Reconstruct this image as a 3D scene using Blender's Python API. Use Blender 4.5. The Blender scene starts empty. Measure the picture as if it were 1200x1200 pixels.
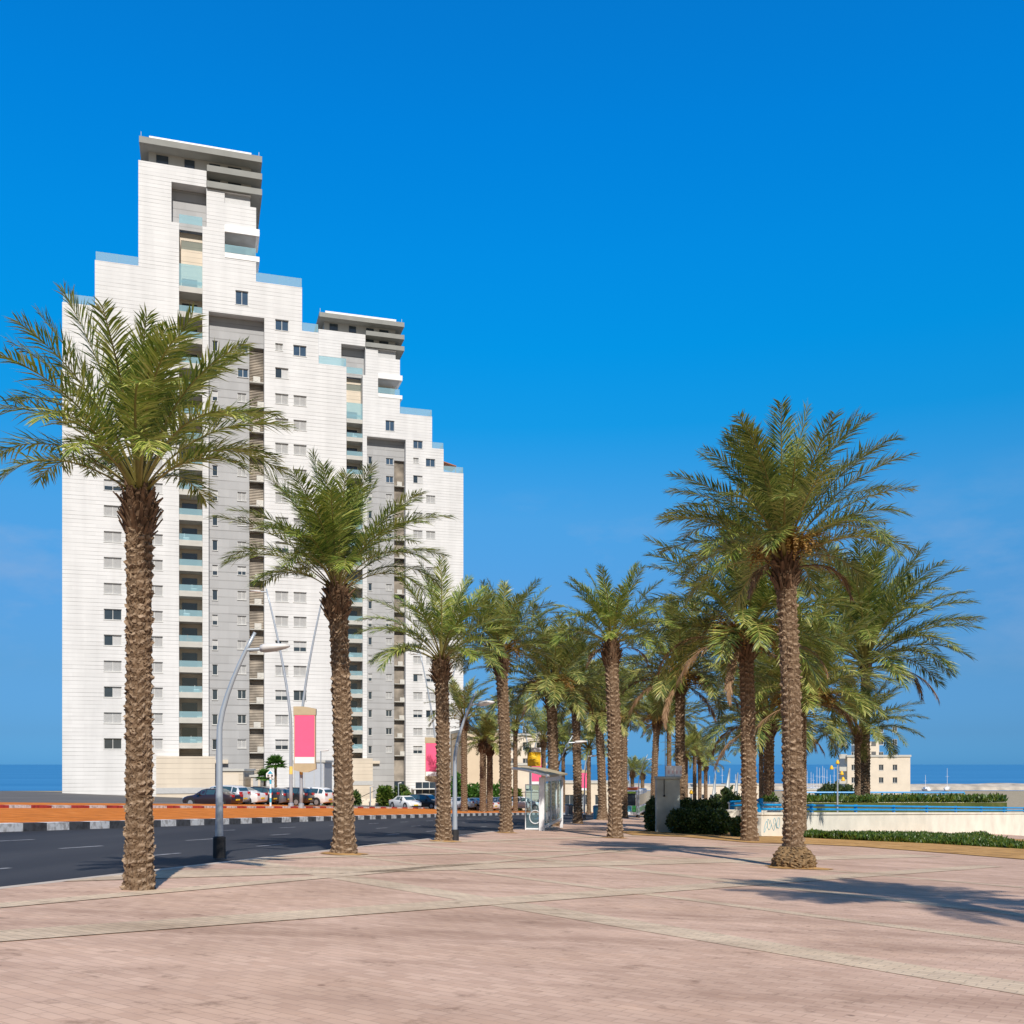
import bpy, bmesh, math, random
import numpy as np
from mathutils import Vector, Matrix
R = math.radians
scene = bpy.context.scene
COL = scene.collection
EYE = 1.28
# ------------------------------------------------------------------ ground model
def sstep(a, b, x):
    t = min(1.0, max(0.0, (x - a) / (b - a))); return t * t * (3 - 2 * t)
def gz(X, Y):
    Xc = min(28.0, max(-60.0, X)); Yc = max(-40.0, min(Y, 190.0))
    z = -0.0365 * Yc - 0.04 * Xc
    k = sstep(150, 300, Y)
    z = z * (1 - k) - 10.9 * k
    k2 = sstep(32, 75, X) * sstep(20, 70, Y)
    return z * (1 - k2) + min(z, -7.5) * k2
def G(x, y):                      # photo point -> ground point (near field)
    k = (x - 600) / 1200
    Z = 1.28 / ((y - 895) / 1200 - .0365 - .04 * k)
    return k * Z, Z
def W(x, y, Y):                   # photo point at depth Y
    return Vector(((x - 600) / 1200 * Y, Y, EYE + (895 - y) / 1200 * Y))
def edge_x(Y, s):                 # x of a line running along the road, s metres left of the axis
    return .1766 * Y - s / .985 + .002 * max(0, Y - 85) ** 2
# ------------------------------------------------------------------ materials
def new_mat(name):
    m = bpy.data.materials.new(name); m.use_nodes = True
    nt = m.node_tree; nt.nodes.clear()
    out = nt.nodes.new('ShaderNodeOutputMaterial')
    b = nt.nodes.new('ShaderNodeBsdfPrincipled')
    nt.links.new(b.outputs[0], out.inputs[0])
    return m, nt, b, out
def N(nt, t, **kw):
    n = nt.nodes.new(t)
    for k, v in kw.items():
        if k in n.inputs: n.inputs[k].default_value = v
        else: setattr(n, k, v)
    return n
def ramp(nt, fac, stops):
    r = nt.nodes.new('ShaderNodeValToRGB')
    e = r.color_ramp.elements
    while len(e) < len(stops): e.new(.5)
    for i, (p, c) in enumerate(stops):
        e[i].position = p; e[i].color = (*c, 1)
    nt.links.new(fac, r.inputs[0]); return r
def mixc(nt, f, a, b, mode='MIX'):
    n = nt.nodes.new('ShaderNodeMix'); n.data_type = 'RGBA'; n.blend_type = mode
    for sock, v in ((n.inputs[0], f), (n.inputs[6], a), (n.inputs[7], b)):
        if hasattr(v, 'is_linked') or hasattr(v, 'links'): nt.links.new(v, sock)
        elif isinstance(v, tuple): sock.default_value = (*v, 1)
        else: sock.default_value = v
    return n.outputs[2]
def simple(name, col, rough=.6, metal=0, var=.12, scale=3.0, bump=0, coat=0, spec=.5, bscale=None):
    m, nt, b, out = new_mat(name)
    tc = N(nt, 'ShaderNodeTexCoord')
    no = N(nt, 'ShaderNodeTexNoise', Scale=scale, Detail=6.0)
    nt.links.new(tc.outputs['Object'], no.inputs['Vector'])
    a = tuple(c * (1 - var) for c in col); c2 = tuple(min(1, c * (1 + var)) for c in col)
    rp = ramp(nt, no.outputs[0], [(.3, a), (.7, c2)])
    nt.links.new(rp.outputs[0], b.inputs['Base Color'])
    b.inputs['Roughness'].default_value = rough; b.inputs['Metallic'].default_value = metal
    b.inputs['Specular IOR Level'].default_value = spec
    if coat: b.inputs['Coat Weight'].default_value = coat
    if bump:
        n2 = N(nt, 'ShaderNodeTexNoise', Scale=bscale or scale * 8, Detail=4.0)
        nt.links.new(tc.outputs['Object'], n2.inputs['Vector'])
        bp = N(nt, 'ShaderNodeBump', Strength=bump, Distance=.02)
        nt.links.new(n2.outputs[0], bp.inputs['Height']); nt.links.new(bp.outputs[0], b.inputs['Normal'])
    return m
def cladding(name, col, dark, ch=.47, cw=2.6, var=.03, streak=.10):
    """stone courses with thin open joints, a slight tone per slab, faint rain streaks"""
    m, nt, b, out = new_mat(name)
    tc = N(nt, 'ShaderNodeTexCoord')
    sp = N(nt, 'ShaderNodeSeparateXYZ'); nt.links.new(tc.outputs['Object'], sp.inputs[0])
    ad = N(nt, 'ShaderNodeMath', operation='ADD'); nt.links.new(sp.outputs[0], ad.inputs[0]); nt.links.new(sp.outputs[1], ad.inputs[1])
    cb = N(nt, 'ShaderNodeCombineXYZ'); nt.links.new(ad.outputs[0], cb.inputs[0]); nt.links.new(sp.outputs[2], cb.inputs[1])
    br = N(nt, 'ShaderNodeTexBrick', Scale=1.0)
    br.inputs['Brick Width'].default_value = cw; br.inputs['Row Height'].default_value = ch
    br.inputs['Mortar Size'].default_value = .015; br.inputs['Mortar Smooth'].default_value = .1; br.inputs['Bias'].default_value = 0
    br.inputs['Color1'].default_value = (*[c * (1 - var) for c in col], 1); br.inputs['Color2'].default_value = (*[min(1, c * (1 + var)) for c in col], 1)
    br.inputs['Mortar'].default_value = (*col, 1)
    nt.links.new(cb.outputs[0], br.inputs['Vector'])
    # horizontal open joint only
    dv = N(nt, 'ShaderNodeMath', operation='DIVIDE'); nt.links.new(sp.outputs[2], dv.inputs[0]); dv.inputs[1].default_value = ch
    fr = N(nt, 'ShaderNodeMath', operation='FRACT'); nt.links.new(dv.outputs[0], fr.inputs[0])
    lt = N(nt, 'ShaderNodeMath', operation='LESS_THAN'); nt.links.new(fr.outputs[0], lt.inputs[0]); lt.inputs[1].default_value = .115
    mj = N(nt, 'ShaderNodeMapping'); mj.inputs['Scale'].default_value = (.16, .16, .9); nt.links.new(tc.outputs['Object'], mj.inputs[0])
    nj = N(nt, 'ShaderNodeTexNoise', Scale=1.0, Detail=4.0); nt.links.new(mj.outputs[0], nj.inputs['Vector'])
    rj = ramp(nt, nj.outputs[0], [(.38, (.25, .25, .25)), (.60, (1, 1, 1))])          # some joints are tighter than others
    jf = N(nt, 'ShaderNodeMath', operation='MULTIPLY'); nt.links.new(lt.outputs[0], jf.inputs[0]); nt.links.new(rj.outputs[0], jf.inputs[1])
    c = mixc(nt, jf.outputs[0], br.outputs[0], dark)
    mp = N(nt, 'ShaderNodeMapping'); mp.inputs['Scale'].default_value = (.55, .55, .06); nt.links.new(tc.outputs['Object'], mp.inputs[0])
    no = N(nt, 'ShaderNodeTexNoise', Scale=1.0, Detail=5.0); nt.links.new(mp.outputs[0], no.inputs['Vector'])
    rp = ramp(nt, no.outputs[0], [(.35, (1 - streak,) * 3), (.6, (1, 1, 1))])
    c = mixc(nt, 1.0, c, rp.outputs[0], 'MULTIPLY')
    nt.links.new(c, b.inputs['Base Color']); b.inputs['Roughness'].default_value = .65; b.inputs['Specular IOR Level'].default_value = .3
    return m
def glassy(name, tint, alpha=.35, rough=.05):
    m, nt, b, out = new_mat(name)
    b.inputs['Base Color'].default_value = (*tint, 1); b.inputs['Roughness'].default_value = rough
    tr = N(nt, 'ShaderNodeBsdfTransparent'); tr.inputs[0].default_value = (.8, .93, .96, 1)
    mx = N(nt, 'ShaderNodeMixShader'); mx.inputs[0].default_value = alpha
    nt.links.new(tr.outputs[0], mx.inputs[1]); nt.links.new(b.outputs[0], mx.inputs[2]); nt.links.new(mx.outputs[0], out.inputs[0])
    return m
def leafmat(name, stops, trans=.3, rough=.42, scl=.45):
    """tone changes leaflet by leaflet and in broad patches through the crown"""
    m, nt, b, out = new_mat(name)
    ge = N(nt, 'ShaderNodeNewGeometry')
    tc = N(nt, 'ShaderNodeTexCoord')
    no = N(nt, 'ShaderNodeTexNoise', Scale=scl * 2, Detail=3.0); nt.links.new(tc.outputs['Object'], no.inputs['Vector'])
    oi = N(nt, 'ShaderNodeObjectInfo')
    m1 = N(nt, 'ShaderNodeMath', operation='MULTIPLY'); nt.links.new(ge.outputs['Random Per Island'], m1.inputs[0]); m1.inputs[1].default_value = .62
    m2 = N(nt, 'ShaderNodeMath', operation='MULTIPLY_ADD'); nt.links.new(no.outputs[0], m2.inputs[0]); m2.inputs[1].default_value = .38; nt.links.new(m1.outputs[0], m2.inputs[2])
    m3 = N(nt, 'ShaderNodeMath', operation='MULTIPLY_ADD'); nt.links.new(oi.outputs['Random'], m3.inputs[0]); m3.inputs[1].default_value = .12; nt.links.new(m2.outputs[0], m3.inputs[2])
    rp = ramp(nt, m3.outputs[0], stops)
    nt.links.new(rp.outputs[0], b.inputs['Base Color']); b.inputs['Roughness'].default_value = rough
    b.inputs['Specular IOR Level'].default_value = .6
    tl = N(nt, 'ShaderNodeBsdfTranslucent'); nt.links.new(rp.outputs[0], tl.inputs[0])
    mx = N(nt, 'ShaderNodeMixShader'); mx.inputs[0].default_value = trans
    nt.links.new(b.outputs[0], mx.inputs[1]); nt.links.new(tl.outputs[0], mx.inputs[2]); nt.links.new(mx.outputs[0], out.inputs[0])
    return m
M = {}
M['stone'] = cladding('white_stone_courses', (.685, .685, .68), (.37, .365, .36))
M['greystone'] = cladding('grey_stone_courses', (.40, .405, .41), (.26, .26, .26), ch=1.04, cw=2.4, var=.06)
M['beigestone'] = cladding('beige_stone_courses', (.66, .58, .47), (.42, .36, .29), ch=.62)
M['sand_render'] = simple('sand_render', (.62, .50, .36), .85, var=.06, scale=.4, bump=.1)
M['pale_render'] = simple('pale_render', (.68, .60, .49), .85, var=.06, scale=.5)
M['concrete_slab'] = simple('painted_slab', (.50, .49, .45), .8, var=.07, scale=.8)
M['roofslab'] = simple('grey_roof_slab', (.27, .275, .255), .8, var=.08, scale=.8)
M['penthouse'] = simple('penthouse_render', (.40, .39, .36), .8, var=.06, scale=.8)
M['soffit'] = simple('soffit_paint', (.62, .58, .52), .85, var=.05)
M['whitepaint'] = simple('white_paint', (.78, .78, .77), .45, var=.04)
M['shutter'] = simple('rolling_shutter', (.47, .475, .475), .5, var=.06)
M['darkglass'] = simple('dark_window_glass', (.03, .045, .06), .06, var=.3, scale=.4, spec=.9)
M['blueglass'] = simple('sky_window_glass', (.045, .085, .14), .05, var=.3, scale=.4, spec=1)
M['frame'] = simple('window_frame', (.62, .62, .60), .4, var=.03)
M['railglass'] = glassy('balcony_glass', (.42, .62, .68), .38)
M['shelterglass'] = glassy('shelter_glass', (.25, .40, .38), .3)
M['louvre'] = simple('brown_louvre', (.36, .315, .26), .5, var=.45, scale=.55)
M['acwhite'] = simple('ac_casing', (.55, .54, .50), .5, var=.08)
M['black'] = simple('black_rubber', (.02, .02, .022), .7)
M['steel'] = simple('galvanised_steel', (.42, .47, .52), .42, metal=.35, var=.08, scale=2)
M['whitesteel'] = simple('white_steel', (.75, .76, .76), .35, var=.04)
M['lampwhite'] = simple('lamp_housing', (.66, .64, .62), .4, var=.05)
M['yellowtape'] = simple('yellow_tape', (.80, .60, .15), .5)
M['pink'] = simple('pink_print', (.92, .115, .25), .5, var=.03)
M['signwhite'] = simple('sign_white', (.82, .82, .82), .5, var=.03)
M['signbeige'] = simple('sign_beige', (.46, .38, .24), .6, var=.06)
M['yellow'] = simple('yellow_print', (.82, .48, .01), .5, var=.08)
M['yellowpale'] = simple('pale_yellow_print', (.86, .72, .08), .5, var=.08)
M['blue'] = simple('blue_paint', (.01, .24, .60), .4, var=.08)
M['railblue'] = simple('rail_blue', (.01, .30, .66), .35, var=.1)
M['navy'] = simple('navy_letters', (.02, .06, .35), .4)
M['cyan'] = simple('cyan_paint', (.06, .42, .62), .4)
M['red'] = simple('red_lamp', (.45, .02, .02), .25, spec=.7)
M['orange'] = simple('orange_panel', (.75, .14, .04), .4)
M['green'] = simple('green_livery', (.06, .36, .10), .35)
M['limegreen'] = simple('lime_livery', (.30, .52, .06), .35)
M['teal'] = simple('teal_livery', (.08, .35, .50), .35)
M['asphalt'] = None
M['concrete'] = simple('cast_concrete', (.43, .46, .41), .9, var=.22, scale=1.3, bump=.25)
M['wallwhite'] = simple('weathered_white_wall', (.80, .75, .63), .9, var=.12, scale=.7, bump=.15)
M['terracotta'] = simple('terracotta', (.35, .13, .06), .8)
M['rock'] = simple('breakwater_rock', (.42, .37, .30), .9, var=.3, scale=.2)
M['marine'] = simple('boat_white', (.75, .76, .78), .4, var=.04)
M['sail'] = simple('sail_cladding', (.66, .68, .66), .5, var=.08, scale=.3)
def carpaint(n, c): return simple(n, c, .28, var=.03, coat=.8, spec=.6)
M['car_white'] = carpaint('white_car_paint', (.74, .75, .76)); M['car_black'] = carpaint('black_car_paint', (.02, .022, .027))
M['car_grey'] = carpaint('grey_car_paint', (.12, .135, .16)); M['car_maroon'] = carpaint('maroon_car_paint', (.025, .012, .016)); M['car_silver'] = carpaint('silver_car_paint', (.5, .53, .58))
M['car_blue'] = carpaint('pale_blue_car_paint', (.35, .47, .58))
M['rim'] = simple('alloy_rim', (.5, .5, .52), .35, metal=.6)
M['tail'] = M['red']
M['head'] = simple('headlamp_lens', (.7, .72, .75), .1, spec=.9)
M['plate'] = simple('yellow_plate', (.85, .58, .02), .5)
M['carglass'] = simple('car_glass', (.035, .075, .09), .05, spec=1)
M['leaf_green'] = leafmat('palm_leaf_green', [(.12, (.028, .064, .010)), (.38, (.13, .21, .03)), (.64, (.30, .35, .055)), (.95, (.54, .52, .16))], trans=.18)
M['leaf_olive'] = leafmat('palm_leaf_olive', [(.12, (.020, .048, .010)), (.37, (.115, .175, .032)), (.62, (.27, .31, .06)), (.95, (.52, .48, .15))], trans=.18)
M['leaf_blue'] = leafmat('palm_leaf_greyish', [(.12, (.024, .050, .014)), (.37, (.12, .175, .045)), (.62, (.27, .30, .07)), (.95, (.52, .46, .16))], trans=.18)
M['leaf_dry'] = leafmat('palm_leaf_dry', [(.1, (.12, .06, .025)), (.6, (.27, .16, .08)), (1, (.42, .28, .16))], trans=.15, rough=.7)
M['fruit'] = leafmat('date_stalks', [(.1, (.16, .075, .012)), (.6, (.32, .17, .03)), (1, (.44, .28, .06))], trans=.1, rough=.6)
M['rachis'] = simple('palm_rachis', (.22, .19, .05), .5, var=.3, scale=1.5)
M['boots'] = simple('leaf_bases', (.13, .075, .04), .85, var=.45, scale=6)
M['hedge'] = leafmat('hedge_leaf', [(.1, (.008, .024, .005)), (.5, (.032, .075, .014)), (.95, (.15, .19, .04))], trans=.15, rough=.45, scl=1.2)
M['shrub'] = leafmat('shrub_leaf', [(.1, (.03, .07, .01)), (.55, (.08, .15, .02)), (1, (.22, .25, .04))], trans=.25, scl=1.2)
M['fan'] = leafmat('fan_palm_leaf', [(.1, (.02, .07, .01)), (.55, (.06, .17, .02)), (1, (.16, .28, .05))], trans=.25)
M['olive'] = leafmat('dull_green_leaf', [(.1, (.02, .04, .012)), (.55, (.04, .07, .02)), (1, (.09, .11, .03))], trans=.15)
M['groundcover'] = leafmat('ground_cover_leaf', [(.1, (.02, .05, .008)), (.55, (.05, .11, .012)), (1, (.16, .19, .02))], trans=.2, scl=.7)
def trunkmat():
    m, nt, b, out = new_mat('palm_trunk_bark')
    tc = N(nt, 'ShaderNodeTexCoord'); oi = N(nt, 'ShaderNodeObjectInfo')
    n1 = N(nt, 'ShaderNodeTexNoise', Scale=9.0, Detail=8.0, Roughness=.65); nt.links.new(tc.outputs['Object'], n1.inputs['Vector'])
    mp = N(nt, 'ShaderNodeMapping'); mp.inputs['Scale'].default_value = (40, 40, 6); nt.links.new(tc.outputs['Object'], mp.inputs[0])
    n2 = N(nt, 'ShaderNodeTexNoise', Scale=1.0, Detail=4.0); nt.links.new(mp.outputs[0], n2.inputs['Vector'])
    at = N(nt, 'ShaderNodeAttribute'); at.attribute_name = 'lip'
    r1 = ramp(nt, n1.outputs[0], [(.25, (.085, .052, .030)), (.5, (.185, .12, .072)), (.75, (.32, .23, .15))])
    r2 = ramp(nt, n2.outputs[0], [(.3, (.6, .6, .6)), (.7, (1.05, 1.05, 1.05))])
    c = mixc(nt, 1.0, r1.outputs[0], r2.outputs[0], 'MULTIPLY')
    c = mixc(nt, at.outputs['Fac'], c, (.54, .41, .29))           # cut faces of the old leaf bases are paler wood
    nt.links.new(c, b.inputs['Base Color']); b.inputs['Roughness'].default_value = .9; b.inputs['Specular IOR Level'].default_value = .15
    bp = N(nt, 'ShaderNodeBump', Strength=.6, Distance=.02); nt.links.new(n2.outputs[0], bp.inputs['Height']); nt.links.new(bp.outputs[0], b.inputs['Normal'])
    return m
M['trunk'] = trunkmat()
def asphaltmat(name, c0, c1):
    m, nt, b, out = new_mat(name)
    ge = N(nt, 'ShaderNodeNewGeometry')
    mp = N(nt, 'ShaderNodeMapping'); mp.inputs['Rotation'].default_value = (0, 0, R(10)); mp.inputs['Scale'].default_value = (.5, .035, 1)
    nt.links.new(ge.outputs['Position'], mp.inputs[0])
    n1 = N(nt, 'ShaderNodeTexNoise', Scale=1.0, Detail=6.0); nt.links.new(mp.outputs[0], n1.inputs['Vector'])
    n2 = N(nt, 'ShaderNodeTexNoise', Scale=60.0, Detail=3.0); nt.links.new(ge.outputs['Position'], n2.inputs['Vector'])
    r = ramp(nt, n1.outputs[0], [(.3, c0), (.7, c1)])
    r2 = ramp(nt, n2.outputs[0], [(.35, (.8,) * 3), (.65, (1.2,) * 3)])
    c = mixc(nt, 1.0, r.outputs[0], r2.outputs[0], 'MULTIPLY')
    nt.links.new(c, b.inputs['Base Color']); b.inputs['Roughness'].default_value = .85; b.inputs['Specular IOR Level'].default_value = .25
    return m
M['asphalt'] = asphaltmat('road_asphalt', (.022, .024, .031), (.052, .053, .059))
M['lot'] = asphaltmat('lot_asphalt', (.10, .095, .09), (.15, .14, .13))
def plazamat(name, a, bcol, d):
    m, nt, b, out = new_mat(name)
    ge = N(nt, 'ShaderNodeNewGeometry')
    mp = N(nt, 'ShaderNodeMapping'); mp.inputs['Rotation'].default_value = (0, 0, R(35)); nt.links.new(ge.outputs['Position'], mp.inputs[0])
    br = N(nt, 'ShaderNodeTexBrick', Scale=1.0); br.inputs['Brick Width'].default_value = .2; br.inputs['Row Height'].default_value = .1
    br.inputs['Mortar Size'].default_value = .006; br.inputs['Color1'].default_value = (*a, 1); br.inputs['Color2'].default_value = (*bcol, 1); br.inputs['Mortar'].default_value = (*d, 1)
    nt.links.new(mp.outputs[0], br.inputs['Vector'])
    n1 = N(nt, 'ShaderNodeTexNoise', Scale=.5, Detail=8.0, Roughness=.6); nt.links.new(ge.outputs['Position'], n1.inputs['Vector'])
    r1 = ramp(nt, n1.outputs[0], [(.3, (.80, .77, .74)), (.62, (1.04, 1.04, 1.04))])
    n3 = N(nt, 'ShaderNodeTexNoise', Scale=3.5, Detail=6.0, Roughness=.7); nt.links.new(ge.outputs['Position'], n3.inputs['Vector'])
    r3 = ramp(nt, n3.outputs[0], [(.30, (.62, .60, .58)), (.42, (.97, .97, .97)), (.62, (1.0, 1.0, 1.0)), (.72, (1.1, 1.07, 1.02))])
    c = mixc(nt, 1.0, br.outputs[0], r1.outputs[0], 'MULTIPLY'); c = mixc(nt, 1.0, c, r3.outputs[0], 'MULTIPLY')
    nt.links.new(c, b.inputs['Base Color']); b.inputs['Roughness'].default_value = .8; b.inputs['Specular IOR Level'].default_value = .25
    vo = N(nt, 'ShaderNodeTexVoronoi', Scale=1.7); nt.links.new(ge.outputs['Position'], vo.inputs['Vector'])
    rv = ramp(nt, vo.outputs['Distance'], [(.035, (.55, .52, .50)), (.06, (1, 1, 1))]); c = mixc(nt, 1.0, c, rv.outputs[0], 'MULTIPLY')      # trodden gum and drip spots
    mq_ = N(nt, 'ShaderNodeMapping'); mq_.inputs['Scale'].default_value = (.12, .9, 1); mq_.inputs['Rotation'].default_value = (0, 0, R(8)); nt.links.new(ge.outputs['Position'], mq_.inputs[0])
    n4 = N(nt, 'ShaderNodeTexNoise', Scale=1.6, Detail=7.0, Roughness=.65); nt.links.new(mq_.outputs[0], n4.inputs['Vector'])
    r4 = ramp(nt, n4.outputs[0], [(.36, (.80, .77, .75)), (.5, (1, 1, 1)), (.66, (1.08, 1.07, 1.05))]); c = mixc(nt, 1.0, c, r4.outputs[0], 'MULTIPLY')
    nt.links.new(c, b.inputs['Base Color'])
    bp = N(nt, 'ShaderNodeBump', Strength=.22, Distance=.01); nt.links.new(br.outputs['Fac'], bp.inputs['Height']); bp.invert = True; nt.links.new(bp.outputs[0], b.inputs['Normal'])
    return m
M['plaza'] = plazamat('pink_pavers', (.645, .45, .335), (.55, .37, .272), (.49, .335, .25))
M['band'] = plazamat('beige_pavers', (.67, .525, .37), (.58, .45, .32), (.42, .33, .24))
def soilmat(name, a, b_, c_):
    m, nt, b, out = new_mat(name)
    ge = N(nt, 'ShaderNodeNewGeometry')
    n1 = N(nt, 'ShaderNodeTexNoise', Scale=1.2, Detail=10.0, Roughness=.7); nt.links.new(ge.outputs['Position'], n1.inputs['Vector'])
    r1 = ramp(nt, n1.outputs[0], [(.3, a), (.55, b_), (.75, c_)])
    nt.links.new(r1.outputs[0], b.inputs['Base Color']); b.inputs['Roughness'].default_value = .95; b.inputs['Specular IOR Level'].default_value = .1
    bp = N(nt, 'ShaderNodeBump', Strength=.6, Distance=.05); nt.links.new(n1.outputs[0], bp.inputs['Height']); nt.links.new(bp.outputs[0], b.inputs['Normal'])
    return m
M['soil'] = soilmat('orange_sand', (.34, .11, .02), (.62, .19, .03), (.70, .30, .09))
M['paleSoil'] = soilmat('sandy_bed', (.22, .12, .05), (.50, .29, .11), (.58, .38, .18))
M['land'] = soilmat('dry_land', (.25, .2, .13), (.38, .32, .22), (.45, .38, .28))
def seamat():
    m, nt, b, out = new_mat('sea_water')
    ge = N(nt, 'ShaderNodeNewGeometry')
    mp = N(nt, 'ShaderNodeMapping'); mp.inputs['Scale'].default_value = (.002, .012, 1); nt.links.new(ge.outputs['Position'], mp.inputs[0])
    n1 = N(nt, 'ShaderNodeTexNoise', Scale=1.0, Detail=6.0); nt.links.new(mp.outputs[0], n1.inputs['Vector'])
    r = ramp(nt, n1.outputs[0], [(.3, (.030, .17, .36)), (.7, (.05, .22, .43))])
    nt.links.new(r.outputs[0], b.inputs['Base Color']); b.inputs['Roughness'].default_value = .55; b.inputs['Specular IOR Level'].default_value = .25
    n2 = N(nt, 'ShaderNodeTexNoise', Scale=.3, Detail=4.0); nt.links.new(ge.outputs['Position'], n2.inputs['Vector'])
    bp = N(nt, 'ShaderNodeBump', Strength=.4, Distance=.5); nt.links.new(n2.outputs[0], bp.inputs['Height']); nt.links.new(bp.outputs[0], b.inputs['Normal'])
    return m
M['sea'] = seamat()
def kerbmat(name, c1, c2, per):
    m, nt, b, out = new_mat(name)
    ge = N(nt, 'ShaderNodeNewGeometry'); sp = N(nt, 'ShaderNodeSeparateXYZ'); nt.links.new(ge.outputs['Position'], sp.inputs[0])
    dv = N(nt, 'ShaderNodeMath', operation='DIVIDE'); nt.links.new(sp.outputs[1], dv.inputs[0]); dv.inputs[1].default_value = per
    fr = N(nt, 'ShaderNodeMath', operation='FRACT'); nt.links.new(dv.outputs[0], fr.inputs[0])
    lt = N(nt, 'ShaderNodeMath', operation='LESS_THAN'); nt.links.new(fr.outputs[0], lt.inputs[0]); lt.inputs[1].default_value = .5
    n1 = N(nt, 'ShaderNodeTexNoise', Scale=5.0, Detail=5.0); nt.links.new(ge.outputs['Position'], n1.inputs['Vector'])
    r = ramp(nt, n1.outputs[0], [(.36, (.55, .52, .5)), (.55, (1,) * 3)])
    c = mixc(nt, lt.outputs[0], c1, c2); c = mixc(nt, 1.0, c, r.outputs[0], 'MULTIPLY')
    nt.links.new(c, b.inputs['Base Color']); b.inputs['Roughness'].default_value = .7
    return m
M['kerb_bw'] = kerbmat('black_white_kerb', (.085, .085, .09), (.78, .77, .75), 2.15)
M['kerb_rw'] = kerbmat('red_white_kerb', (.48, .05, .045), (.76, .74, .72), 3.0)
M['kerb_plain'] = simple('kerb_stone', (.50, .43, .36), .85, var=.12)

# ------------------------------------------------------------------ mesh helpers
class MB:
    """collects shapes; build() links them as one mesh object"""
    def __init__(s): s.v = []; s.f = []; s.m = []
    def add(s, vs, fs, mi=0):
        o = len(s.v); s.v += [tuple(v) for v in vs]
        s.f += [tuple(i + o for i in f) for f in fs]; s.m += [mi] * len(fs); return s
    def box(s, x0, x1, y0, y1, z0, z1, mi=0):
        return s.add([(x0, y0, z0), (x1, y0, z0), (x1, y1, z0), (x0, y1, z0), (x0, y0, z1), (x1, y0, z1), (x1, y1, z1), (x0, y1, z1)],
                     [(0, 3, 2, 1), (4, 5, 6, 7), (0, 1, 5, 4), (1, 2, 6, 5), (2, 3, 7, 6), (3, 0, 4, 7)], mi)
    def tube(s, pts, rad, n=10, mi=0, cap=True):
        pts = [Vector(p) for p in pts]
        if not hasattr(rad, '__len__'): rad = [rad] * len(pts)
        vs = []; fs = []; prev = None
        for i, p in enumerate(pts):
            t = (pts[min(i + 1, len(pts) - 1)] - pts[max(i - 1, 0)]).normalized()
            if prev is None: a = t.orthogonal().normalized()
            else:
                a = prev - t * prev.dot(t); a.normalize()
            prev = a; b = t.cross(a)
            for k in range(n):
                an = 2 * math.pi * k / n
                vs.append(p + (a * math.cos(an) + b * math.sin(an)) * rad[i])
        for i in range(len(pts) - 1):
            for k in range(n):
                fs.append((i * n + k, i * n + (k + 1) % n, (i + 1) * n + (k + 1) % n, (i + 1) * n + k))
        if cap:
            fs.append(tuple(range(n - 1, -1, -1))); fs.append(tuple((len(pts) - 1) * n + k for k in range(n)))
        return s.add(vs, fs, mi)
    def prism(s, poly, axis_pts, mi=0):
        """poly: list of 3d points; axis_pts: offset vector"""
        n = len(poly); off = Vector(axis_pts)
        vs = [Vector(p) for p in poly] + [Vector(p) + off for p in poly]
        fs = [tuple(range(n)), tuple(range(2 * n - 1, n - 1, -1))] + [(i, i + n, (i + 1) % n + n, (i + 1) % n) for i in range(n)]
        return s.add(vs, fs, mi)
    def mesh(s, name, mats, smooth=False):
        me = bpy.data.meshes.new(name); me.from_pydata(s.v, [], s.f)
        for m in (mats if isinstance(mats, (list, tuple)) else [mats]): me.materials.append(m)
        me.polygons.foreach_set('material_index', s.m)
        me.polygons.foreach_set('use_smooth', [smooth] * len(s.f)); me.update()
        bm = bmesh.new(); bm.from_mesh(me); bmesh.ops.recalc_face_normals(bm, faces=bm.faces); bm.to_mesh(me); bm.free()
        return me
    def build(s, name, mats, parent=None, smooth=False, bevel=0):
        return link(name, s.mesh(name, mats, smooth), parent, bevel)
def link(name, me, parent=None, bevel=0):
    o = bpy.data.objects.new(name, me); COL.objects.link(o); o.parent = parent
    if bevel:
        b = o.modifiers.new('bevel', 'BEVEL'); b.width = bevel; b.segments = 2; b.limit_method = 'ANGLE'; b.angle_limit = R(40)
    return o
def mesh_np(name, V, Q, T, mats, mq=None, mt=None, smooth=False):
    """vertices, quads and triangles as numpy arrays"""
    me = bpy.data.meshes.new(name)
    V = np.asarray(V, np.float32); Q = np.asarray(Q, np.int32).reshape(-1, 4); T = np.asarray(T, np.int32).reshape(-1, 3)
    nq, ntri = len(Q), len(T)
    me.vertices.add(len(V)); me.vertices.foreach_set('co', V.ravel())
    me.loops.add(nq * 4 + ntri * 3); me.loops.foreach_set('vertex_index', np.concatenate([Q.ravel(), T.ravel()]).astype(np.int32))
    me.polygons.add(nq + ntri)
    st = np.concatenate([np.arange(nq) * 4, nq * 4 + np.arange(ntri) * 3]).astype(np.int32)
    me.polygons.foreach_set('loop_start', st)
    for m in mats: me.materials.append(m)
    mi = np.concatenate([np.zeros(nq) if mq is None else mq, np.zeros(ntri) if mt is None else mt]).astype(np.int32)
    me.polygons.foreach_set('material_index', mi)
    me.polygons.foreach_set('use_smooth', np.full(nq + ntri, smooth))
    me.update(calc_edges=True); me.validate(); return me
def tag(o, label, cat, group=None, kind=None):
    if label: o['label'] = label
    if cat: o['category'] = cat
    if group: o['group'] = group
    if kind: o['kind'] = kind
    return o
def thing(name, label, cat, loc=(0, 0, 0), rz=0, group=None):
    o = bpy.data.objects.new(name, None); COL.objects.link(o); o.location = loc; o.rotation_euler = (0, 0, rz); o.empty_display_size = .3
    return tag(o, label, cat, group)
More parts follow.
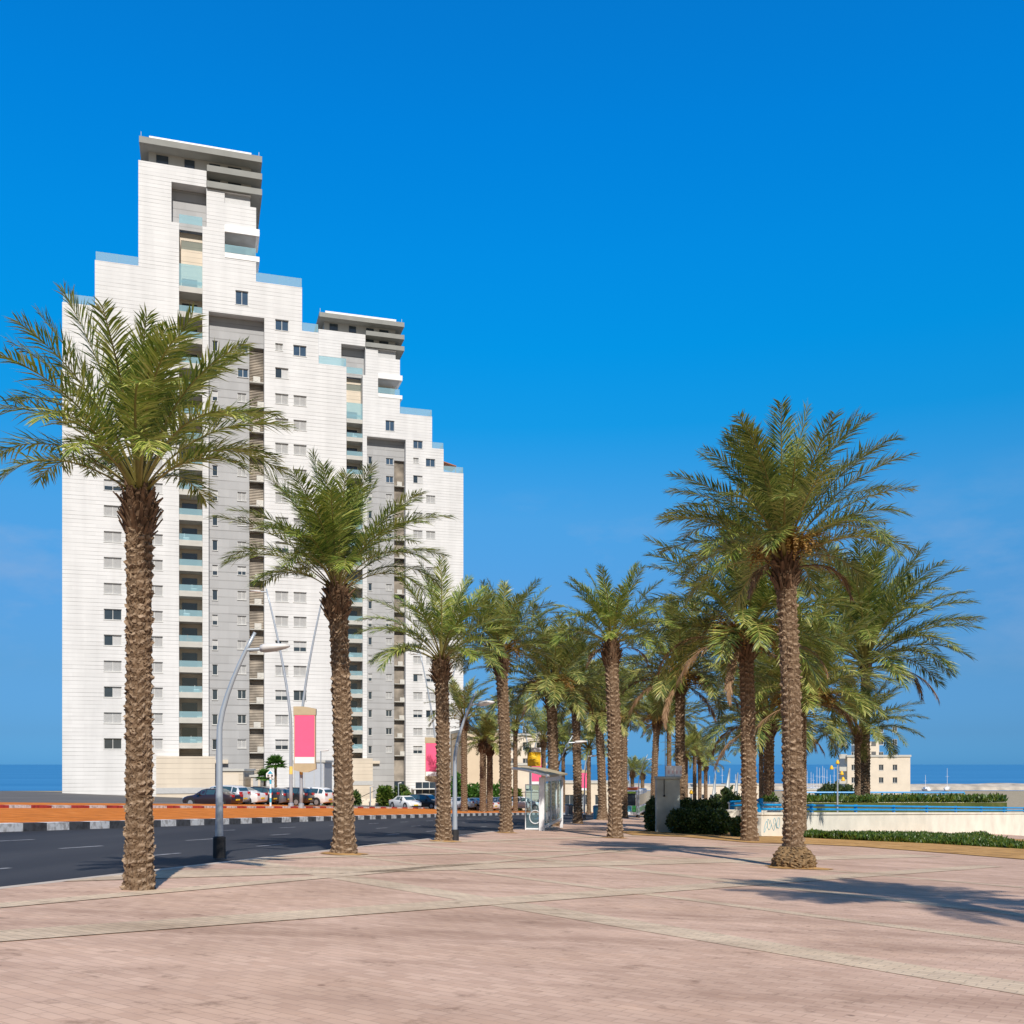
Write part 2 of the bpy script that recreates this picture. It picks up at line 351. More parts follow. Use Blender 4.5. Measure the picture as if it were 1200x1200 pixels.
def copy_tree(o, parent=None):
    c = o.copy(); COL.objects.link(c); c.parent = parent
    for ch in list(o.children): copy_tree(ch, c)
    return c
def struct(o): o['kind'] = 'structure'; return o
def px_at(X, Y): return Vector((X, Y, gz(X, Y)))
# ------------------------------------------------------------------ the setting
def sheet(name, xa, xb, ys, dz, mat, nx=6, depth=0):
    """a sheet following the ground between two lines x = xa(Y), x = xb(Y); depth > 0 gives it a skirt"""
    mb = MB(); vs = []; fs = []
    for Y in ys:
        a, b = xa(Y), xb(Y)
        for i in range(nx + 1):
            X = a + (b - a) * i / nx
            vs.append((X, Y, gz(X, Y) + dz))
    w = nx + 1
    for j in range(len(ys) - 1):
        for i in range(nx):
            fs.append((j * w + i, j * w + i + 1, (j + 1) * w + i + 1, (j + 1) * w + i))
    if depth:
        n0 = len(vs)
        for j in range(len(ys)):
            for i in (0, nx):
                v = vs[j * w + i]; vs.append((v[0], v[1], v[2] - depth))
        for j in range(len(ys) - 1):
            fs.append((j * w, (j + 1) * w, n0 + 2 * j + 2, n0 + 2 * j)); fs.append((j * w + nx, n0 + 2 * j + 1, n0 + 2 * j + 3, (j + 1) * w + nx))
    mb.add(vs, fs); o = mb.build(name, mat, smooth=False)
    return struct(o)
def yr(a, b, st): return [a + i * st for i in range(int((b - a) / st) + 1)]
LAND_Y = yr(-40, 60, 10) + yr(70, 300, 10) + [330, 380, 440, 520]
sheet('ground', lambda Y: -320, lambda Y: 420, LAND_Y, -.32, M['land'], nx=74)
YS = yr(-30, 150, 5)
S_E, S_M, S_F = 8.2, 18.7, 29.6
sheet('plaza', lambda Y: edge_x(Y, S_E - .15), lambda Y: max(edge_x(Y, S_E) + 20, 34 + .1 * Y), YS, 0, M['plaza'], nx=16)
sheet('road', lambda Y: edge_x(Y, S_M), lambda Y: edge_x(Y, S_E), YS, -.13, M['asphalt'], nx=6)
sheet('kerb_near', lambda Y: edge_x(Y, S_E), lambda Y: edge_x(Y, S_E - .15), YS, .004, M['kerb_plain'], nx=1, depth=.2)
sheet('kerb_median', lambda Y: edge_x(Y, S_M + .32), lambda Y: edge_x(Y, S_M), YS, .10, M['kerb_bw'], nx=1, depth=.4)
sheet('median_soil', lambda Y: edge_x(Y, S_F), lambda Y: edge_x(Y, S_M + .32), YS, .092, M['soil'], nx=10)
sheet('kerb_parking', lambda Y: edge_x(Y, S_F + .3), lambda Y: edge_x(Y, S_F), [y for y in YS if y <= 110], .22, M['kerb_rw'], nx=1, depth=.4)
sheet('parking_soil', lambda Y: edge_x(Y, S_F + 5.4), lambda Y: edge_x(Y, S_F + .3), [y for y in YS if y <= 95], .17, M['soil'], nx=4)
sheet('parking_lot', lambda Y: -110, lambda Y: edge_x(Y, S_F + (5.4 if Y <= 95 else 0.3)), yr(20, 150, 5), .10, M['lot'], nx=30)
M['wornpaint'] = simple('worn_road_paint', (.30, .30, .31), .8, var=.45, scale=2.5)
# worn lane dashes on the road
mb = MB()
def dash(s, Y, ln, w=.14):
    x0, x1 = edge_x(Y, s), edge_x(Y + ln, s)
    vs = [(x0 - w / 2, Y), (x0 + w / 2, Y), (x1 + w / 2, Y + ln), (x1 - w / 2, Y + ln)]
    mb.add([(a, b, gz(a, b) - .126) for a, b in vs], [(0, 1, 2, 3)])
for s, off in ((10.9, 0), (13.4, 1.5), (15.9, 3)):
    Y = 4 + off
    while Y < 125: dash(s, Y, 1.6, .10); Y += 5.5
struct(mb.build('lane_markings', M['wornpaint']))
# pale paving bands crossing the pink plaza (two directions, each a sheet of its own height)
def bands(name, lst, dz):
    mb = MB()
    for (a, b, w) in lst:
        p, q = Vector(G(*a)), Vector(G(*b)); d = (q - p); L = d.length; d.normalize(); nn = Vector((-d.y, d.x)) * w / 2
        p = p - d * 14; n = int((L + 30) / 2); q = p + d * (L + 30)
        vs = []; fs = []
        for i in range(n + 1):
            c = p.lerp(q, i / n)
            for sg in (-1, 1):
                e = c + nn * sg; xe = max(e.x, edge_x(e.y, S_E - .15)); vs.append((xe, e.y, gz(xe, e.y) + dz))
        for i in range(n): fs.append((2 * i, 2 * i + 1, 2 * i + 3, 2 * i + 2))
        mb.add(vs, fs)
    return struct(mb.build(name, M['band']))
bands('paving_band', [((340, 1018), (560, 1054), .62), ((600, 1003), (860, 1033), .5), ((391, 1000), (560, 1022), .3), ((770, 1003), (990, 1022), .35)], .004)
bands('paving_band', [((430, 1067), (810, 1040), .62), ((288, 1036), (535, 1014), .35), ((391, 1004), (740, 995), .4), ((628, 1014), (748, 1011), 1.2), ((640, 983), (760, 979), .5)], .008)
# sandy planting bed at the right
def patch(name, pts, dz, mat, sub=1, kind='structure'):
    mb = MB(); c = Vector((sum(p[0] for p in pts) / len(pts), sum(p[1] for p in pts) / len(pts)))
    vs = [(c.x, c.y, gz(c.x, c.y) + dz + .05)] + [(p[0], p[1], gz(*p) + dz) for p in pts]
    n = len(pts); mb.add(vs, [(0, 1 + i, 1 + (i + 1) % n) for i in range(n)])
    o = mb.build(name, mat); return struct(o)
bed = [G(742, 979), G(800, 981), G(880, 988), G(945, 989.5), G(1008, 992.5), G(1120, 1001), G(1230, 1010), (34, 44), (33, 62), (24, 74), (16, 62), (11.5, 56), (7.2, 54), (5.2, 50)]
patch('planting_bed', bed, .02, M['paleSoil'])
for cx, cy, rr in ((403, 1003, .45), (520, 988, .42), (593, 978, .42), (721, 984, .5), (930, 1019, .72), (677, 967, .45)):
    c = G(cx, cy - 2); rq = random.Random(cx); patch('tree_pit', [(c[0] + rr * math.cos(a * .3491) * rq.uniform(.7, 1.35), c[1] + rr * math.sin(a * .3491) * rq.uniform(.7, 1.3)) for a in range(18)], .012, M['paleSoil'])
mb = MB(); mb.add([(-9000, 470, -11.15), (9000, 470, -11.15), (9000, 16000, -11.15), (-9000, 16000, -11.15)], [(0, 1, 2, 3)])
struct(mb.build('sea', M['sea']))
# ------------------------------------------------------------------ sky, sun, camera
SUN_EL, SUN_AZ = R(43), (0.21, -0.98)          # direction towards the sun on the ground
w = bpy.data.worlds.new('World'); scene.world = w; w.use_nodes = True
nt = w.node_tree; nt.nodes.clear()
sky = N(nt, 'ShaderNodeTexSky', sky_type='NISHITA', sun_disc=False, sun_elevation=SUN_EL, sun_rotation=math.atan2(SUN_AZ[0], SUN_AZ[1]))
sky.air_density = 1.0; sky.dust_density = .3; sky.ozone_density = 3.0; sky.altitude = 0
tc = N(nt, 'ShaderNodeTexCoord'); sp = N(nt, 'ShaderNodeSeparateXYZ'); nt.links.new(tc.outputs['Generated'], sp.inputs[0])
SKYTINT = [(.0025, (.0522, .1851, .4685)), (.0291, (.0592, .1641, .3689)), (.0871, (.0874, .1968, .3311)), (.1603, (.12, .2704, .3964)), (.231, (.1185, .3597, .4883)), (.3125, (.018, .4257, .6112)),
           (.3745, (.0033, .4771, .7099)), (.444, (.0031, .5083, .8067)), (.5272, (.0024, .5188, .8857)), (.66, (.01, .51, .90)), (.85, (.34, .40, .46))]  # top stop, out of view, is greyed to take blue from the fill light
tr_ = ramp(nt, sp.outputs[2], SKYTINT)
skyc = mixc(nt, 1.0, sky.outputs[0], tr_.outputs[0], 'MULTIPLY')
# unseen sky behind the viewer, greyed so its fill light is less blue
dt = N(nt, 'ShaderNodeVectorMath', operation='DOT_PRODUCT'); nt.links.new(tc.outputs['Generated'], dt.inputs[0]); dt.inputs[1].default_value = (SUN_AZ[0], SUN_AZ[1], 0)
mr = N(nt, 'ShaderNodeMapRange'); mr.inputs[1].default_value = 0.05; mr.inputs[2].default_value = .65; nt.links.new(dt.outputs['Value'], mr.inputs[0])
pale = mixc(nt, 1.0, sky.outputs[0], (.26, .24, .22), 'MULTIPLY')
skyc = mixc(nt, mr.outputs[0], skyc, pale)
# faint shreds of cloud low over the sea
mpc = N(nt, 'ShaderNodeMapping'); mpc.inputs['Scale'].default_value = (5, 5, 13); mpc.inputs['Location'].default_value = (.3, .2, .9); nt.links.new(tc.outputs['Generated'], mpc.inputs[0])
ncl = N(nt, 'ShaderNodeTexNoise', Scale=1.4, Detail=7.0, Roughness=.6); nt.links.new(mpc.outputs[0], ncl.inputs['Vector'])
rcl = ramp(nt, ncl.outputs[0], [(.52, (0, 0, 0)), (.78, (.4, .4, .4))]); rel = ramp(nt, sp.outputs[2], [(.05, (0, 0, 0)), (.14, (1, 1, 1)), (.2, (1, 1, 1)), (.27, (0, 0, 0))])
fcl = N(nt, 'ShaderNodeMath', operation='MULTIPLY'); nt.links.new(rcl.outputs[0], fcl.inputs[0]); nt.links.new(rel.outputs[0], fcl.inputs[1])
skyc = mixc(nt, fcl.outputs[0], skyc, (1.25, 1.75, 2.6))
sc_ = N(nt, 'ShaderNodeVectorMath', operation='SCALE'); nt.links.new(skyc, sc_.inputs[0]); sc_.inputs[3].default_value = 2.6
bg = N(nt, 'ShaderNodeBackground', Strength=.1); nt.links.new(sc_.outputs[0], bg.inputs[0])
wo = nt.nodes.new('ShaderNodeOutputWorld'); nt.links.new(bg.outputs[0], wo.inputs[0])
sl = bpy.data.lights.new('sun', 'SUN'); sl.energy = 5.0; sl.angle = R(.5); sl.color = (1, .935, .855)
so = bpy.data.objects.new('sun', sl); COL.objects.link(so)
d = Vector((SUN_AZ[0] * math.cos(SUN_EL), SUN_AZ[1] * math.cos(SUN_EL), math.sin(SUN_EL)))
so.rotation_euler = d.to_track_quat('Z', 'Y').to_euler()
cd = bpy.data.cameras.new('camera'); co = bpy.data.objects.new('camera', cd); COL.objects.link(co)
co.location = (0, 0, EYE); co.rotation_euler = (R(90), 0, 0); cd.sensor_width = 36; cd.lens = 36; cd.shift_y = (895 - 600) / 1200
cd.clip_start = .1; cd.clip_end = 30000; scene.camera = co
scene.view_settings.view_transform = 'Standard'; scene.view_settings.look = 'None'; scene.view_settings.exposure = 0; scene.view_settings.gamma = 1
# ------------------------------------------------------------------ date palms
def norm(a): return a / np.maximum(1e-9, np.linalg.norm(a, axis=-1, keepdims=True))
def frond(rng, az, e0, droop, L, n=60, leaf=.42, width=.026, vee=.30, bare=.2, wind=(0, 0, 0), origin=(0, 0, 0), dry=False, r0=.028, thick=True, asp=(60, 34)):
    """one pinnate frond: a bending rachis tube and two ranks of folded leaflets -> (V, Q, T, mq, mt)"""
    ns = 18
    t = np.linspace(0, 1, ns)
    el = e0 - droop * t ** 1.35
    D = np.stack([np.cos(az) * np.cos(el), np.sin(az) * np.cos(el), np.sin(el)], 1)
    side_w = rng.normal(0, .12)
    azv = np.array([-np.sin(az), np.cos(az), 0])
    D = D + np.outer(t ** 1.5, np.asarray(wind)) + np.outer(t ** 1.3, azv * side_w); D = norm(D)
    P = np.vstack([[0, 0, 0], np.cumsum(D[:-1] * (L / (ns - 1)), 0)]) + np.asarray(origin)
    # rachis: flattened three-sided tube
    up = np.array([0, 0, 1.0]); Sd = np.cross(D, up); bad = np.linalg.norm(Sd, axis=1) < .15; Sd[bad] = azv; Sd = norm(Sd); Nn = norm(np.cross(Sd, D))
    rr = (r0 * (1 - .86 * t ** .7))[:, None]
    ring = np.stack([P + Sd * rr * 1.4, P + Nn * rr, P - Sd * rr * 1.4, P - Nn * rr * .6], 1).reshape(-1, 3)
    V = [ring]; Q = []; T = []
    for i in range(ns - 1):
        for k in range(4):
            Q.append((i * 4 + k, i * 4 + (k + 1) % 4, (i + 1) * 4 + (k + 1) % 4, (i + 1) * 4 + k))
    nq_r = len(Q); off = len(ring)
    # leaflets
    tl = np.concatenate([np.linspace(bare, 1, n) ** .95, np.linspace(bare + .004, .995, n) ** .95]); sg = np.concatenate([np.ones(n), -np.ones(n)])
    tl = np.clip(tl + rng.normal(0, .004, 2 * n), bare, 1)
    ip = lambda A: np.stack([np.interp(tl, t, A[:, k]) for k in range(3)], 1)
    p, T_, S_, N_ = ip(P), norm(ip(D)), norm(ip(Sd)), norm(ip(Nn))
    u = (tl - bare) / (1 - bare)
    prof = np.clip(.5 + 1.8 * u, 0, 1) * (1 - .55 * np.clip((u - .6) / .4, 0, 1) ** 1.6)
    ll = leaf * prof * rng.uniform(.82, 1.12, 2 * n)
    a = np.radians(asp[0] + (asp[1] - asp[0]) * u + rng.normal(0, 7, 2 * n)); v = vee * (1 - .5 * u) + rng.normal(0, .24, 2 * n)
    if dry: a = a * .45; v = -.5 + rng.normal(0, .4, 2 * n)
    d = T_ * np.cos(a)[:, None] + (S_ * (sg * np.cos(v))[:, None] + N_ * np.sin(v)[:, None]) * np.sin(a)[:, None]
    d = norm(d + np.asarray(wind) * .5)
    g = np.array([0, 0, -1.0])
    d2 = norm(d + g * rng.uniform(.05, .38, 2 * n)[:, None] * (1.8 if dry else 1))
    wv = norm(np.cross(d, N_) + N_ * rng.normal(0, .3, 2 * n)[:, None])
    hw = (width / 2 * rng.uniform(.8, 1.2, 2 * n) * (.6 + .4 * prof))[:, None]
    m_ = p + d * (ll * .5)[:, None]; tip = m_ + d2 * (ll * .5)[:, None]
    LV = np.stack([p - wv * hw * .45, p + wv * hw * .45, m_ + wv * hw, m_ - wv * hw, tip], 1).reshape(-1, 3)
    V.append(LV); b = off + np.arange(2 * n) * 5
    Q2 = np.stack([b, b + 1, b + 2, b + 3], 1); T2 = np.stack([b + 3, b + 2, b + 4], 1)
    return np.vstack(V), np.vstack([np.array(Q), Q2]), T2, np.concatenate([np.ones(nq_r), np.zeros(2 * n)]), np.zeros(2 * n)
def join(parts):
    V, Q, T, mq, mt = [], [], [], [], []; o = 0
    for v, q, t_, a, b in parts:
        V.append(v); Q.append(q + o); T.append(t_ + o); mq.append(a); mt.append(b); o += len(v)
    return np.vstack(V), np.vstack(Q), np.vstack(T), np.concatenate(mq), np.concatenate(mt)
def crown_mesh(name, seed, leafm, nf=40, L=3.0, n=60, leaf=.42, e_hi=84, e_lo=20, d_hi=22, d_lo=95, wind=(.12, .03, 0), width=.03, vee=.30, fr0=.03, bare=.2, extra=()):
    rng = np.random.default_rng(seed); fs = []
    for i in range(nf):
        q = (i + .5) / nf                         # 0 inner, young and upright -> 1 outer, old and arching
        az = i * 2.39996 + rng.normal(0, .22)
        e0 = R(e_hi + (e_lo - e_hi) * q ** .8 + rng.normal(0, 4)); dr = R(d_hi + (d_lo - d_hi) * q ** 1.1 + rng.normal(0, 9))
        ln = L * (.78 + .3 * math.sin(math.pi * min(1, q * .8 + .2))) * rng.uniform(.88, 1.08)
        o = (.14 * math.cos(az) * (q * .8 + .2), .14 * math.sin(az) * (q * .8 + .2), .28 * (1 - q) - .05)
        fs.append(frond(rng, az, e0, dr, ln, n, leaf * rng.uniform(.9, 1.1), width, vee, bare + .06 * q, wind, o, r0=fr0))
    for (az, e0, dr, ln) in extra:
        fs.append(frond(rng, R(az), R(e0), R(dr), ln, n, leaf, width, vee, bare + .06, (0, 0, 0), (.14 * math.cos(R(az)), .14 * math.sin(R(az)), 0), r0=fr0))
    V, Q, T, mq, mt = join(fs)
    return mesh_np(name, V, Q, T, [leafm, M['rachis']], mq, mt)
def dead_mesh(name, seed, specs, leaf=.4, n=46):
    rng = np.random.default_rng(seed)
    fs = [frond(rng, R(a), R(e), R(dr), ln, n, leaf, .028, .2, .14, (0, 0, 0), (.2 * math.cos(R(a)), .2 * math.sin(R(a)), -.1), dry=True, r0=.03) for a, e, dr, ln in specs]
    V, Q, T, mq, mt = join(fs); return mesh_np(name, V, Q, T, [M['leaf_dry'], M['leaf_dry']], mq, mt)
def fruit_mesh(name, seed, nb=7, reach=.9):
    """orange date stalks: an arching stem that ends in a broom of strands"""
    rng = np.random.default_rng(seed); fs = []
    for b in range(nb):
        az = b * 2 * math.pi / nb + rng.normal(0, .3); e0 = R(rng.uniform(35, 65)); ln = reach * rng.uniform(.8, 1.2)
        for k in range(34):
            a2 = az + rng.normal(0, .28); 
            fs.append(frond(rng, a2, e0 + rng.normal(0, .13), R(rng.uniform(80, 165)), ln * rng.uniform(.75, 1.15), 8, .05, .035, .4, .5, (0, 0, 0), (0, 0, 0), r0=.011))
    V, Q, T, mq, mt = join(fs); return mesh_np(name, V, Q, T, [M['fruit'], M['fruit']], mq, mt)
def trunk_mesh(name, h, r, seed, cols=9, row=.15, sub=(7, 6), flare=.25, bulge=.16, lean=(0, 0), depth=.08, rtop=.9):
    """trunk built scale by scale: every old leaf base swells upward to a cut lip and drops back"""
    rng = np.random.default_rng(seed)
    rows = max(4, int(h / row)); nu, nv = cols * sub[0], rows * sub[1]
    Z = np.linspace(0, h, nv + 1); TH = np.linspace(0, 2 * math.pi, nu, endpoint=False)
    cell_j = rng.uniform(.25, 1.35, (rows + 2, cols)); shift = rng.uniform(-.2, .2, (rows + 2, cols))
    V = np.zeros((nv + 1, nu, 3), np.float32); lip = np.zeros((nv + 1, nu), np.float32)
    for j in range(nv + 1):
        zz = Z[j]; fr = zz / h
        base = r * (1 + flare * math.exp(-zz / .35) + (rtop - 1) * fr)
        if bulge: base *= 1 + bulge * sstep(h - 1.3, h - .25, zz)
        for i in range(nu):
            cx = TH[i] / (2 * math.pi) * cols; cz = zz / row + (.5 if int(cx) % 2 else 0) + .3 * math.sin(cx * 1.7 + seed) + .18 * math.sin(cx * 3.1 + zz * 2.3)
            # diamond lattice: alternate columns are half a row up
            ci = int(cx) % cols; rj = min(rows + 1, max(0, int(cz)))
            uu = cx - int(cx); vv = cz - int(cz) + shift[rj, ci]; vv = vv - math.floor(vv)
            pr = (vv ** 2.3) * (1 - abs(2 * uu - 1) ** 4.5)
            if vv > .86: pr *= .3
            amp = depth * cell_j[rj, ci]
            rad = base + amp * pr - depth * .35
            lip[j, i] = max(0, (vv - .52) / .4) * (1 - abs(2 * uu - 1) ** 5) * (.35 + .5 * cell_j[rj, ci]) * .7 if vv <= .93 else 0
            s_ = fr * fr
            V[j, i] = (math.cos(TH[i]) * rad + lean[0] * s_, math.sin(TH[i]) * rad + lean[1] * s_, zz)
    V += rng.normal(0, .006, V.shape)
    idx = np.arange((nv + 1) * nu).reshape(nv + 1, nu)
    a, b, c, d = idx[:-1], np.roll(idx, -1, 1)[:-1], np.roll(idx, -1, 1)[1:], idx[1:]
    Q = np.stack([a, b, c, d], -1).reshape(-1, 4)
    me = mesh_np(name, V.reshape(-1, 3), Q, [], [M['trunk']])
    at = me.attributes.new('lip', 'FLOAT', 'POINT'); at.data.foreach_set('value', lip.ravel().astype(np.float32))
    return me
def boots_mesh(name, seed, r, hh=.85, n=150, spread=.5):
    """ragged stubs of cut leaf stalks round the top of the trunk"""
    rng = random.Random(seed); mb = MB()
    for k in range(n):
        q = k / n; az = k * 2.39996; z = -hh * .75 + q * hh
        rr = r * rng.uniform(.92, 1.1) * (1.02 + .12 * math.sin(q * math.pi)) * (1 - .35 * max(0, q - .7) / .3)
        d = Vector((math.cos(az), math.sin(az), 0)); tilt = R(rng.uniform(35, 82)); ax = (d * math.cos(tilt) + Vector((0, 0, 1)) * math.sin(tilt)).normalized()
        s = Vector((-d.y, d.x, 0)); L = rng.uniform(.14, .42); w = rng.uniform(.025, .07)
        p = d * rr * .86 + Vector((0, 0, z)); q1 = p + ax * L
        o = ax.cross(s).normalized()
        vs = [p - s * w - o * .03, p + s * w - o * .03, p + s * w + o * .03, p - s * w + o * .03,
              q1 - s * w * .55 - o * .012, q1 + s * w * .55 - o * .012, q1 + s * w * .4 + o * .012, q1 - s * w * .4 + o * .012]
        mb.add(vs, [(0, 3, 2, 1), (4, 5, 6, 7), (0, 1, 5, 4), (1, 2, 6, 5), (2, 3, 7, 6), (3, 0, 4, 7)])
    mb.tube([(0, 0, -hh), (0, 0, -hh * .4), (0, 0, .05), (0, 0, .22)], [r * .8, r * .88, r * .82, r * .35], 14)
    return mb.mesh(name, M['boots'])
# crown kinds shared between palms (unit: metres for a frond of about 3 m; scaled per palm)
CR = {}
CR['green'] = crown_mesh('crown', 11, M['leaf_green'], nf=42, L=3.0, n=92, leaf=.58, e_hi=88, e_lo=40, d_hi=24, d_lo=102, wind=(.03, 0, 0), width=.026, fr0=.026)
CR['green2'] = crown_mesh('crown', 12, M['leaf_green'], nf=42, L=3.0, n=78, leaf=.56, e_hi=86, e_lo=34, d_hi=24, d_lo=98, wind=(.22, 0, 0), width=.031)
CR['olive'] = crown_mesh('crown', 13, M['leaf_olive'], nf=60, L=3.0, n=92, leaf=.54, e_hi=88, e_lo=18, d_hi=22, d_lo=92, wind=(.10, 0, 0), width=.026)
CR['olive2'] = crown_mesh('crown', 14, M['leaf_olive'], nf=54, L=3.0, n=74, leaf=.55, e_hi=86, e_lo=20, d_hi=24, d_lo=98, wind=(.2, 0, 0), width=.031)
CR['olive3'] = crown_mesh('crown', 15, M['leaf_blue'], nf=58, L=3.0, n=74, leaf=.55, e_hi=84, e_lo=10, d_hi=22, d_lo=95, wind=(.12, 0, 0), width=.031)
CR['green3'] = crown_mesh('crown', 22, M['leaf_green'], nf=38, L=3.0, n=78, leaf=.56, e_hi=84, e_lo=26, d_hi=28, d_lo=90, wind=(.16, .05, 0), width=.031)
CR['olive4'] = crown_mesh('crown', 23, M['leaf_olive'], nf=58, L=3.0, n=78, leaf=.55, e_hi=86, e_lo=10, d_hi=26, d_lo=100, wind=(.12, -.04, 0), width=.031)
CR['far'] = crown_mesh('crown', 16, M['leaf_olive'], nf=38, L=3.0, n=44, leaf=.56, e_hi=84, e_lo=12, d_hi=18, d_lo=90, wind=(.22, 0, 0), width=.045)
CR['far2'] = crown_mesh('crown', 17, M['leaf_blue'], nf=36, L=3.0, n=44, leaf=.56, e_hi=84, e_lo=20, d_hi=18, d_lo=90, wind=(.25, 0, 0), width=.045)
FRUIT = [fruit_mesh('fruit_stalks', 5, 8, 1.0), fruit_mesh('fruit_stalks', 6, 6, .9)]
DEAD = [dead_mesh('dead_fronds', 7, [(200, -10, 65, 2.3), (165, 10, 95, 2.0), (330, 0, 75, 1.9), (20, 15, 100, 2.0)]),
        dead_mesh('dead_fronds', 8, [(185, 25, 110, 2.4), (215, 5, 80, 2.5), (240, -20, 55, 2.2), (350, 15, 95, 2.1), (300, -15, 60, 2.0)]),
        dead_mesh('dead_fronds', 9, [(230, 5, 85, 1.7), (10, 20, 110, 1.7)])]
BOOT = [boots_mesh('leaf_bases', 3, .30), boots_mesh('leaf_bases', 4, .30)]
PALMGROUP = {'kerb': 'date palms along the kerb', 'plaza': 'date palms on the plaza', 'median': 'date palms on the median', 'far': 'small date palms far down the promenade'}
def palm(base, top, tw, fr, crown, rot, label, grp, tdetail=(11, (6, 5)), fruit=None, dead=None, lean_px=0, X=None, squash=1.0, flare=.25, mound=0, Yd=None, bulge=.09, tilt=0):
    """base: photo point of the foot; top: photo y of the trunk's top; tw: trunk width and fr: frond reach, in photo pixels"""
    if Yd is None: X, Y = G(*base)
    else: Y = Yd; X = (base[0] - 600) / 1200 * Y
    z0 = gz(X, Y); ppm = 1200 / Y
    ztop = EYE + (895 - top) / ppm; h = max(2.0, ztop - z0); r = tw / 2 / ppm
    t = thing('date_palm', label, 'palm tree', (X, Y, z0 - .03), 0, PALMGROUP[grp])
    lx = lean_px / ppm
    k = max(.75, min(1.8, r / .24))
    tm = trunk_mesh('trunk', h, r, int(base[0] * 7 + base[1]), tdetail[0], .15 * k, tdetail[1], flare, bulge, (lx, 0), .08 * k)
    link('trunk', tm, t)
    b = link('leaf_bases', BOOT[int(base[0]) % 2], t); b.location = (lx, 0, h - .05); s = r / .30 * .93; b.scale = (s, s, s * 1.15); b.rotation_euler = (0, 0, rot * 1.7)
    c = link('crown', CR[crown], t); c.location = (lx, 0, h + .12); s = fr / ppm / 2.55; c.scale = (s, s, s * squash); c.rotation_euler = (R(tilt), 0, 0) if tilt else (0, 0, 0)
    c.rotation_euler.z = rot; tj = random.Random(int(base[0])); c.rotation_euler.x += tj.uniform(-.1, .1); c.rotation_euler.y += tj.uniform(-.1, .1)
    if fruit is not None:
        f = link('fruit_stalks', FRUIT[fruit], t); f.location = (lx, 0, h + .15); f.scale = (s * 1.25, s * 1.25, s * 1.1); f.rotation_euler = (0, 0, rot)
    if dead is not None:
        f = link('dead_fronds', DEAD[dead], t); f.location = (lx, 0, h); f.scale = (s, s, s)
    if mound:
        rg = np.random.default_rng(4); nu, nv = 64, 26; vs = np.zeros((nv, nu, 3))
        for j in range(nv):
            q = j / (nv - 1); rad = r + (mound - r) * (1 - q) ** .0001 * math.sin(min(1, (1 - q) * 1.55 + .02) * math.pi / 2) * (1 - .12 * (1 - q) ** 8)
            for i in range(nu):
                a = 2 * math.pi * i / nu; rj = rad * (1 + .05 * math.sin(3 * a + 4 * q) + .04 * math.sin(7 * a + 1)) + .03 * math.sin(17 * a + 3 * math.sin(5 * q)) + rg.normal(0, .02)
                vs[j, i] = (math.cos(a) * rj, math.sin(a) * rj, q * .56 - .03)
        idx = np.arange(nv * nu).reshape(nv, nu); a, b2, c2, d2 = idx[:-1], np.roll(idx, -1, 1)[:-1], np.roll(idx, -1, 1)[1:], idx[1:]
        me = mesh_np('root_mound', vs.reshape(-1, 3), np.stack([a, b2, c2, d2], -1).reshape(-1, 4), [], [M['rootmound']])
        link('root_mound', me, t)
    return t
M['rootmound'] = simple('root_mass', (.21, .135, .065), .95, var=.5, scale=14, bump=.9, bscale=45)
NEAR, MID, FAR = (9, (7, 6)), (8, (4, 5)), (7, (3, 3))
# kerb row, nearest first
palm((163, 1042), 584, 32, 168, 'green2', .4, 'date palm nearest the camera on the left, beside the road kerb', 'kerb', NEAR)
palm((403, 1001), 696, 24, 128, 'green', 2.2, 'bright green date palm in front of the gap between the white towers, beside the road', 'kerb', NEAR, lean_px=-8, squash=.88, flare=.45)
palm((520, 986), 778, 17.5, 88, 'green3', 1.3, 'date palm beside the bent grey lamp post at the kerb, before the white tower', 'kerb', NEAR, lean_px=-3, flare=.3)
palm((593, 976), 772, 15, 74, 'olive2', 1.4, 'kerb date palm directly left of the glass bus shelter', 'kerb', NEAR, lean_px=-6, fruit=1)
palm((649, 968), 812, 14, 82, 'olive3', 2.9, 'kerb date palm rising right behind the bus shelter roof, orange date stalks', 'kerb', MID, lean_px=-3, fruit=0, dead=2)
palm((677, 965), 820, 11, 62, 'olive2', 4.1, 'kerb date palm between the bus shelter and the palm with a shaggy foot', 'kerb', MID, fruit=0, lean_px=-3)
palm((706, 961), 838, 11, 54, 'olive3', 5.0, 'slim kerb date palm with a thick shaggy foot, orange dates', 'kerb', MID, fruit=1, lean_px=-5, flare=.6)
palm((731, 958.6), 842, 9.5, 58, 'olive2', .9, 'kerb date palm tucked behind the plaza palm, left of the bus', 'kerb', MID, fruit=0)
# plaza rows
palm((721, 982), 758, 17.5, 74, 'green3', 3.5, 'tall date palm standing alone on the pink paving left of the concrete pillar', 'plaza', NEAR, dead=2, lean_px=-5)
palm((878, 986), 752, 19, 122, 'olive4', 1.0, 'date palm with orange stalks and hanging dry fronds beside the dark hedge', 'plaza', NEAR, fruit=0, dead=1, lean_px=-4)
palm((930, 1017), 660, 25, 136, 'olive', 3.1, 'tallest date palm at the right with a bulging root mass at its foot', 'plaza', NEAR, fruit=1, dead=2, lean_px=-10, mound=.47, squash=1.0, flare=.0)
palm((797, 972), 800, 12.5, 88, 'olive3', 2.0, 'date palm rising behind the concrete pillar with the paper box', 'plaza', MID, fruit=0, dead=1, Yd=57)
palm((766, 958), 846, 8.5, 44, 'olive2', .2, 'slender date palm with bright orange dates behind the bus', 'plaza', MID, fruit=0, dead=2, Yd=92, lean_px=4)
palm((784, 952), 850, 6.5, 44, 'far', 1.2, 'thin date palm half hidden behind the thick palm above the pillar', 'plaza', FAR, Yd=112)
